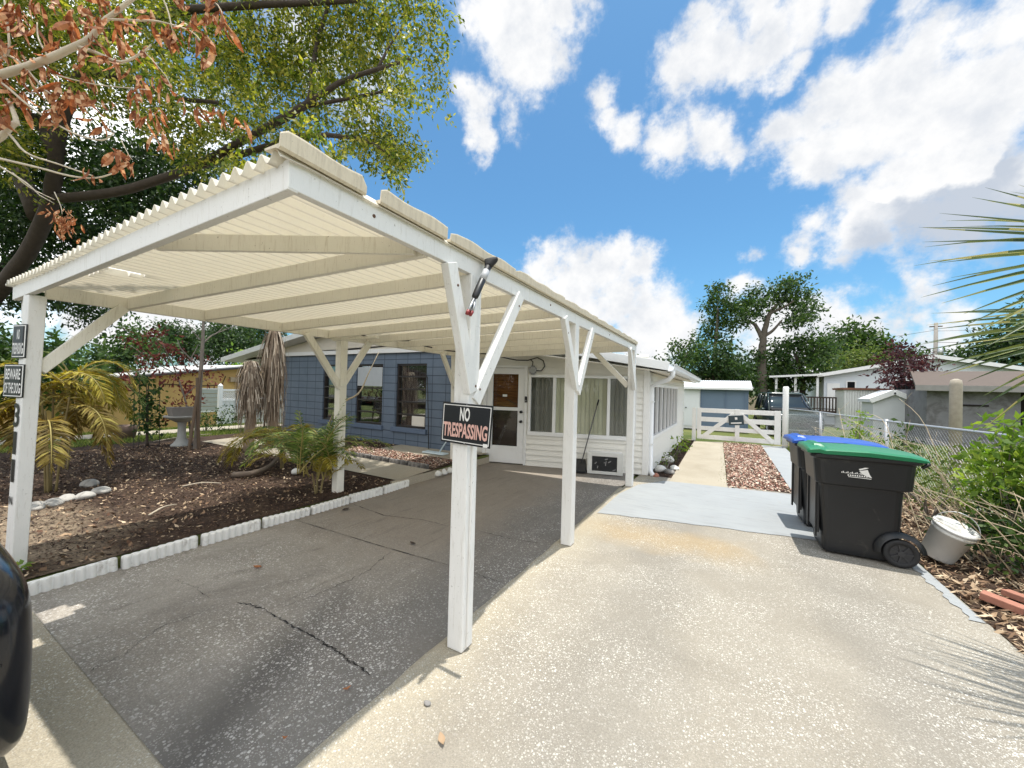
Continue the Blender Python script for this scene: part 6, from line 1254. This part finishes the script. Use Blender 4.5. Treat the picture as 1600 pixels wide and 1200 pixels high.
patio()
gable_house('storage_shed', 'small beige plastic storage shed with a shallow peaked roof beyond the fence', 5.45, 6.75, 22, 23.6, 1.52, 1.86, 6.1, plain('shed_beige', (.58, .60, .62), .6, .05), plain('shed_roof_beige', (.66, .68, .70), .5, .05), (), cat='shed', ov=.12)
def sheds2():
    T = thing('metal_shed', 'white ribbed metal shed with a rusty roof edge behind the small beige shed', 'shed', (6.2, 26.5, 0)); m = MB(); n = 60; m.loft([[(5.3+1.7*i/n, 26+.02*math.sin(i*1.7), z) for i in range(n+1)] for z in (-.1, 2.05)], closed=False, cap=False); m.box(5.31, 6.99, 26.03, 28, -.1, 2.05); m.build('wall', plain('metal_white', (.68, .69, .68), .5, .1, dirt=(.35, .2, .12)), T); m = MB(); m.box(5.2, 7.1, 25.9, 28.1, 2.06, 2.16); m.build('roof', plain('rust', (.22, .10, .06), .8, .3), T)
    G = thing('garage', 'weathered grey block garage with a low brown roof at the right edge', 'garage', (8.8, 22, 0)); m = MB(); m.box(6.45, 8.75, 20, 25, -.1, 2.05); m.build('wall', plain('grey_block', (.17, .17, .18), .85, .25, 3, bump=.3, dirt=(.09, .085, .085), dth=.5), G); m = MB(); m.box(8.78, 13, 20.6, 25, -.1, 2.0); m.build('dark_bay', DARKIN, G); m = MB(); m.box(12.0, 13.0, 20.0, 20.5, -.1, 2.0); m.build('pier', plain('grey_pier', (.17, .17, .18), .85, .25), G)
    m = MB(); m.hexa([(6.0, 19.5, 2.02), (13.4, 19.5, 2.10), (13.4, 23, 2.75), (6.9, 23, 2.75), (6.0, 19.5, 2.14), (13.4, 19.5, 2.22), (13.4, 23, 2.87), (6.9, 23, 2.87)]); R = m.build('roof', ROOFB, G); m = MB(); m.box(5.98, 13.4, 19.46, 19.49, 1.98, 2.18); m.build('fascia', plain('grey_fascia', (.25, .24, .23), .8, .2), R); m = MB(); m.box(7.3, 8.0, 19.96, 19.99, 1.46, 1.52); m.build('lintel', DARKIN, G)
    m = MB(); m.lathe([(.10, -.1), (.10, 2.0), (.085, 2.09), (.03, 2.12)], 14, (4.32, 12, 0)); tag(m.build('timber_post', plain('post_grey', (.34, .30, .24), .85, .3, 10, bump=.4), None, smooth=True), 'thick weathered timber post standing beyond the chain link fence', 'post')
    P = thing('utility_pole', 'grey wooden utility pole rising above the distant roofs', 'utility pole', (20, 60, 0)); m = MB(); m.tube([(20, 60, 0), (20, 60, 10.2)], [.22, .16], 10); m.build('pole', plain('pole_grey', (.26, .24, .22), .85, .2), P, smooth=True); m = MB(); m.box(19.5, 20.5, 59.9, 60.1, 9.75, 9.85); m.build('crossarm', STAKE, P); m = MB(); m.lathe([(0, 0), (.25, 0), (.25, .7), (0, .75)], 14, (20.3, 59.8, 6.6), cap=False); m.build('transformer', GALV, P, smooth=True)
    for i, (a, b) in enumerate([((20, 60, 9.4), (-6, 70, 9)), ((20, 60, 9.3), (60, 40, 9)), ((20, 60, 8.0), (40, 20, 6.5))]):
        m = MB(); A = Vector(a); B = Vector(b); m.tube([A.lerp(B, t)-Vector((0, 0, 4*t*(1-t)*.9)) for t in np.linspace(0, 1, 12)], .02, 4); tag(m.build('power_line', CABLE, None), ['thin power line running left from the distant utility pole', 'thin power line running right from the distant utility pole', 'lower service wire dropping right from the distant utility pole'][i], 'wire')
sheds2()
def pxc(lst, Y, rs=1.0, jit=.6, rg=RNG):
    out = []
    for px, py, r in lst: y = Y+rg.normal()*jit; p = at(px, py, Y=y); z = np.dot(p-np.array([0, 0, HC]), BF); out.append((p[0], p[1], max(p[2], .4), r*z/FPX*rs))
    return out
Q = lambda px, py, Y=30: tuple(at(px, py, Y=Y))
BARK2 = plain('bark_mid', (.11, .09, .07), .9, .35, 9, bump=.8, bs=22)
dense_tree('tall spreading tree with a forked trunk showing below its open crown, behind the blue shed', (2.1, 30), pxc([(1122, 452, 15), (1115, 478, 20), (1120, 505, 19), (1110, 525, 16), (1142, 488, 17), (1158, 478, 16), (1175, 462, 17), (1168, 492, 17), (1190, 475, 15), (1205, 458, 15), (1228, 447, 17), (1245, 440, 13), (1250, 460, 18), (1225, 470, 15), (1255, 485, 19), (1240, 500, 15), (1262, 500, 13), (1150, 508, 10), (1265, 478, 10), (1132, 470, 10), (1185, 495, 10), (1128, 535, 14)], 30, 1.0), LEAFM, 62, .25, [([(2.1, 30, 0), Q(1190, 570), Q(1192, 540), Q(1195, 515), Q(1203, 490), Q(1215, 475)], .30, .08), ([Q(1192, 530), Q(1180, 508), Q(1168, 500)], .16, .06), ([Q(1194, 525), Q(1208, 516), Q(1222, 500)], .12, .05), ([Q(1203, 490), Q(1228, 478), Q(1240, 470)], .1, .04), ([(0, 30, 0), Q(1118, 560), Q(1120, 520), Q(1122, 480)], .18, .05)], BARK2, 'spreading_tree', 12, .30)
dense_tree('dark rounded tree just left of the forked trunk, above the blue shed', (-.8, 27), pxc([(1095, 560, 24), (1120, 570, 26), (1140, 560, 18), (1110, 590, 26), (1140, 590, 28), (1075, 555, 14), (1080, 585, 20), (1130, 545, 12), (1160, 600, 26)], 27, 1.05), LEAFD, 60, .24, [([(-.8, 27, 0), (-.8, 27, 2.5), Q(1115, 565, 27)], .2, .06)], twk=12, spread=.28)
dense_tree('light green loose tree at the gable end of the white side wing', (-2.6, 25), pxc([(1060, 545, 12), (1075, 540, 10), (1090, 530, 10), (1060, 562, 14), (1078, 560, 16), (1095, 545, 12), (1052, 540, 7)], 25, 1.1), LEAFM, 60, .22, [([(-2.6, 25, 0), (-2.6, 25, 2.5), Q(1075, 548, 25)], .12, .04)], name='loose_tree', twk=9, spread=.26)
dense_tree('wide dark green tree right of the forked trunk, behind the patio cover', (4.6, 31), pxc([(1225, 545, 22), (1250, 540, 22), (1275, 545, 20), (1290, 560, 16), (1215, 570, 26), (1245, 570, 28), (1275, 572, 22), (1195, 580, 24), (1185, 555, 14), (1210, 595, 24), (1240, 595, 20), (1180, 600, 22), (1160, 575, 16), (1296, 545, 12), (1265, 528, 10)], 31, 1.05), LEAFM, 46, .26, [([(4.2, 31, 0), (4.2, 31, 3), Q(1240, 550, 31)], .22, .06)], twk=12, spread=.3)
dense_tree('hazy dark tree standing far behind the roof of the pale house', (13, 55), pxc([(1310, 530, 20), (1340, 520, 18), (1365, 535, 20), (1325, 550, 24), (1355, 555, 26), (1385, 555, 18), (1300, 560, 24), (1395, 545, 10), (1290, 540, 12)], 55, 1.1), LEAFM, 22, .5, [([(13, 55, 0), (13, 55, 6)], .4, .2)], twk=10, spread=.6)
dense_tree('small yellow green tree directly behind the pale house roof', (8.6, 44), pxc([(1320, 565, 16), (1345, 558, 17), (1365, 568, 14), (1310, 578, 12), (1340, 576, 18)], 44, 1.1), LEAFO, 46, .3, [([(8.6, 44, 0), (8.6, 44, 4)], .2, .1)], name='round_tree', twk=10, spread=.4)
dense_tree('dark tree far right behind the fan palm blades and garage roof', (30, 60), pxc([(1560, 545, 30), (1590, 530, 30), (1530, 565, 24), (1620, 550, 40), (1500, 570, 18), (1650, 500, 40)], 60, 1.1), LEAFD, 20, .5, [([(30, 60, 0), (30, 60, 6)], .4, .2)], twk=10, spread=.6)
dense_tree('low dark tree line piece behind the garage, left of the utility pole top', (17, 66), pxc([(1430, 560, 18), (1460, 566, 16), (1490, 572, 16), (1475, 556, 10), (1410, 566, 14)], 66, 1.1), LEAFM, 20, .5, [([(17, 66, 0), (17, 66, 5)], .4, .2)], twk=10, spread=.6)
dense_tree('dark purple leaved tree in front of the pale grey house', (7.1, 24), pxc([(1395, 560, 17), (1415, 550, 15), (1435, 560, 16), (1400, 580, 18), (1425, 578, 18), (1450, 580, 12), (1385, 597, 14), (1410, 600, 16), (1440, 595, 12), (1460, 585, 9), (1385, 575, 10), (1405, 540, 8), (1425, 590, 14)], 24, 1.05), PURPLE, 70, .2, [([(7.1, 24, 0), (7.0, 24, 1.8), Q(1412, 590, 24), Q(1415, 555, 24)], .1, .03), ([Q(1412, 590, 24), Q(1435, 570, 24)], .05, .02)], name='purple_tree', twk=9, spread=.22)
p = at(1425, 605, Y=22.5); shrub('bright green bush under the purple leaved tree', (7.4, 22.6, 0), [(0, 0, 1.7, .45), (-.3, 0, 2.05, .35), (.3, 0, 1.2, .5), (-.2, 0, 1.1, .5)], LEAFM, 60, .14, 'shrub', 61, 8, .14)
chl = [(-30, 70), (-12, 66), (2, 75), (30, 80), (50, 75), (70, 60)]
for i, (x, y) in enumerate(chl):
    rg = np.random.default_rng(100+i); cl = [(x+rg.normal()*4, y+rg.normal()*2, rg.uniform(1.5, 6.5), rg.uniform(1.6, 2.6)) for _ in range(12)]
    dense_tree(['far tree hidden mostly by the house roof, leftmost of the skyline row', 'far tree behind the house ridge in the skyline row', 'far tree behind the blue shed in the skyline row', 'far tree right of the utility pole in the skyline row', 'far tree behind the garage in the skyline row', 'far tree at the right end of the skyline row'][i], (x, y), cl, LEAFM, 12, .5, [([(x, y, 0), (x, y, 4)], .4, .2)], twk=9, spread=.6, name='distant_tree')
# ------------------------------------------------------------------ left background
YELL = plain('yellow_wall', (.55, .35, .13), .75, .08, 3)
def yellow_house():
    T = thing('neighbour_house', 'ochre yellow neighbouring house with a pale sloping roof seen across the front yard', 'house', (-24, 8, -.6)); X = -22.
    zr = lambda y: 1.55+.152*(y-5.3) if y < 11 else 2.42-.152*(y-11); m = MB(); ys = [3.5, 11, 18.5]; pts = [(3.5, -.8), (18.5, -.8), (18.5, zr(18.5)), (11, zr(11)), (3.5, zr(3.5))]; n = 5
    m.add([(X, y, z) for y, z in pts]+[(X-9, y, z) for y, z in pts], [tuple(range(n)), tuple(range(2*n-1, n-1, -1))]+[(i, i+n, (i+1) % n+n, (i+1) % n) for i in range(n)]); m.build('wall', YELL, T)
    m = MB()
    for a, b in ((3.0, 11), (11, 19)): m.hexa([(X+.4, a, zr(a)+.01), (X-9.4, a, zr(a)+.01), (X-9.4, b, zr(b)+.01), (X+.4, b, zr(b)+.01), (X+.4, a, zr(a)+.13), (X-9.4, a, zr(a)+.13), (X-9.4, b, zr(b)+.13), (X+.4, b, zr(b)+.13)])
    R = m.build('roof', plain('roof_pale_left', (.55, .54, .52), .7, .1), T); m = MB(); m.bar((X+.42, 3.0, zr(3)+.03), (X+.42, 11, zr(11)+.03), .03, .09); m.build('fascia', plain('dark_fascia', (.05, .04, .035), .7, .1), R)
    m = MB(); y0, y1, z0, z1 = 8.72, 9.52, .20, 1.22; m.box(X+.01, X+.05, y0-.06, y1+.06, z0-.08, z0); m.box(X+.01, X+.05, y0-.06, y1+.06, z1, z1+.06); m.box(X+.01, X+.05, y0-.06, y0, z0, z1); m.box(X+.01, X+.05, y1, y1+.06, z0, z1); W = m.build('window', TRIM, T)
    for k in range(5): m = MB(); z = z0+(z1-z0)*k/5; m.box(X+.012, X+.03, y0, y1, z+.01, z+(z1-z0)/5-.01); m.build('pane', plain('louvre_pane', (.42, .44, .40), .25, .1), W)
    m = MB(); m.box(X+.01, X+.2, 9.9, 10.5, 1.62, 1.85); m.build('wall_box', plain('wall_box', (.4, .3, .2), .7, .1), T); m = MB(); m.tube([(X+.03, 7.2, 1.45), (X+.03, 8.6, 1.38), (X+.03, 9.6, 1.45), (X+.03, 9.75, 1.9)], .02, 5); m.build('wall_cable', CABLE, T)
yellow_house()
def vinyl():
    T = thing('vinyl_fence', 'white vinyl privacy fence with a lattice top between the yellow house and the dead palms', 'fence', (-19, 10, -.5)); X = -19.
    for y in (8.25, 10.3, 12.35, 14.4): m = MB(); m.box(X-.07, X+.07, y-.07, y+.07, -.7, 1.42); m.lathe([(.10, 1.42), (.10, 1.45), (.02, 1.54)], 4, (X, y, 0), Matrix.Rotation(PI/4, 3, 'Z')); m.build('post', VINYL, T)
    for y0 in (8.32, 10.37, 12.42):
        m = MB(); y1 = y0+1.91; m.box(X-.03, X+.03, y0, y1, 1.22, 1.30); m.box(X-.03, X+.03, y0, y1, .78, .86); m.box(X-.03, X+.03, y0, y1, -.5, -.4); n = 13
        for k in range(n): a = y0+(y1-y0)*k/n; m.box(X-.015, X+.015, a+.006, a+(y1-y0)/n-.006, -.4, .78)
        for k in range(26):
            for sg in (1, -1):
                a = y0-.36+k*.09; lo, hi = max(y0, a), min(y1, a+.36)
                if hi-lo < .03: continue
                za, zb = (lo-a), (hi-a)
                if sg < 0: za, zb = .36-za, .36-zb
                m.bar((X+.006*sg, lo, .86+za), (X+.006*sg, hi, .86+zb), .010, .03, (0, 0, 1))
        m.build('panel', VINYL, T)
vinyl()
rg = np.random.default_rng(77)
for i, (lst, X, lab, lf) in enumerate([([(215, 535, 22), (190, 560, 24), (240, 545, 20), (170, 590, 24), (150, 560, 22), (205, 510, 10), (130, 600, 30)], -26, 'mid green tree behind the red leaved tree, over the yellow house roof', LEAFM), ([(265, 515, 18), (285, 530, 22), (300, 545, 22), (260, 545, 20), (320, 525, 16)], -34, 'dark tree behind the bare young tree, above the yellow roof', LEAFD), ([(345, 520, 22), (370, 530, 26), (395, 520, 22), (340, 545, 24), (375, 555, 26), (410, 545, 22), (425, 515, 18)], -30, 'large dark tree behind the dead palms', LEAFD), ([(375, 575, 12), (392, 560, 12), (430, 590, 14), (430, 560, 12)], -24, 'light green bush rising between the two dead palms', LEAFB), ([(60, 560, 40), (20, 590, 50), (90, 600, 36), (-60, 560, 60)], -22, 'dull green tree behind the yellowing palm clump', LEAFM)]):
    cl = []
    for px, py, r in lst: p = at(px, py, X=X+rg.normal()*.6); z = np.dot(p-np.array([0, 0, HC]), BF); cl.append((p[0], p[1], p[2], r*z/FPX*1.1))
    c = np.mean([q[:3] for q in cl], 0); dense_tree(lab, (c[0], c[1]), cl, lf, 110 if X > -25 else 90, .24, [([(c[0], c[1], -.7), (c[0], c[1], c[2])], .18, .06)], twk=11, spread=.3)
def pots():
    p = at(196, 668, X=-14.5); m = MB(); m.lathe([(.0, 0), (.2, 0), (.26, .38), (.24, .40), (.2, .36), (0, .34)], 18, (p[0], p[1], zg(p[0], p[1])), cap=False); tag(m.build('plant_pot', plain('pot_brown', (.12, .08, .06), .8, .2), None, smooth=True), 'brown plant pot on the far side of the yard by the sidewalk', 'pot')
    p = at(318, 668, X=-14.6)
pots()
# ------------------------------------------------------------------ street side behind the viewer (seen in the window glass)
sheet('street', [(-60, -24), (60, -24), (60, -15), (-60, -15)], plain('asphalt', (.05, .05, .052), .9, .2, 5, bump=.3), 0, z=.0)
def street_trees():
    rg = np.random.default_rng(55); cl = [(x+rg.normal(), -33+rg.normal()*1.5, rg.uniform(1, 7.5), rg.uniform(1.8, 2.8)) for x in np.linspace(-45, 45, 46)]
    o = npmesh('woodland', crown(cl, 26, .5, .3, rg, tw=10, spread=.6), 4, LEAFD, None, (0, 0, 0)); tag(o, 'dark line of trees across the street behind the viewer', 'trees', None, 'stuff')
street_trees()
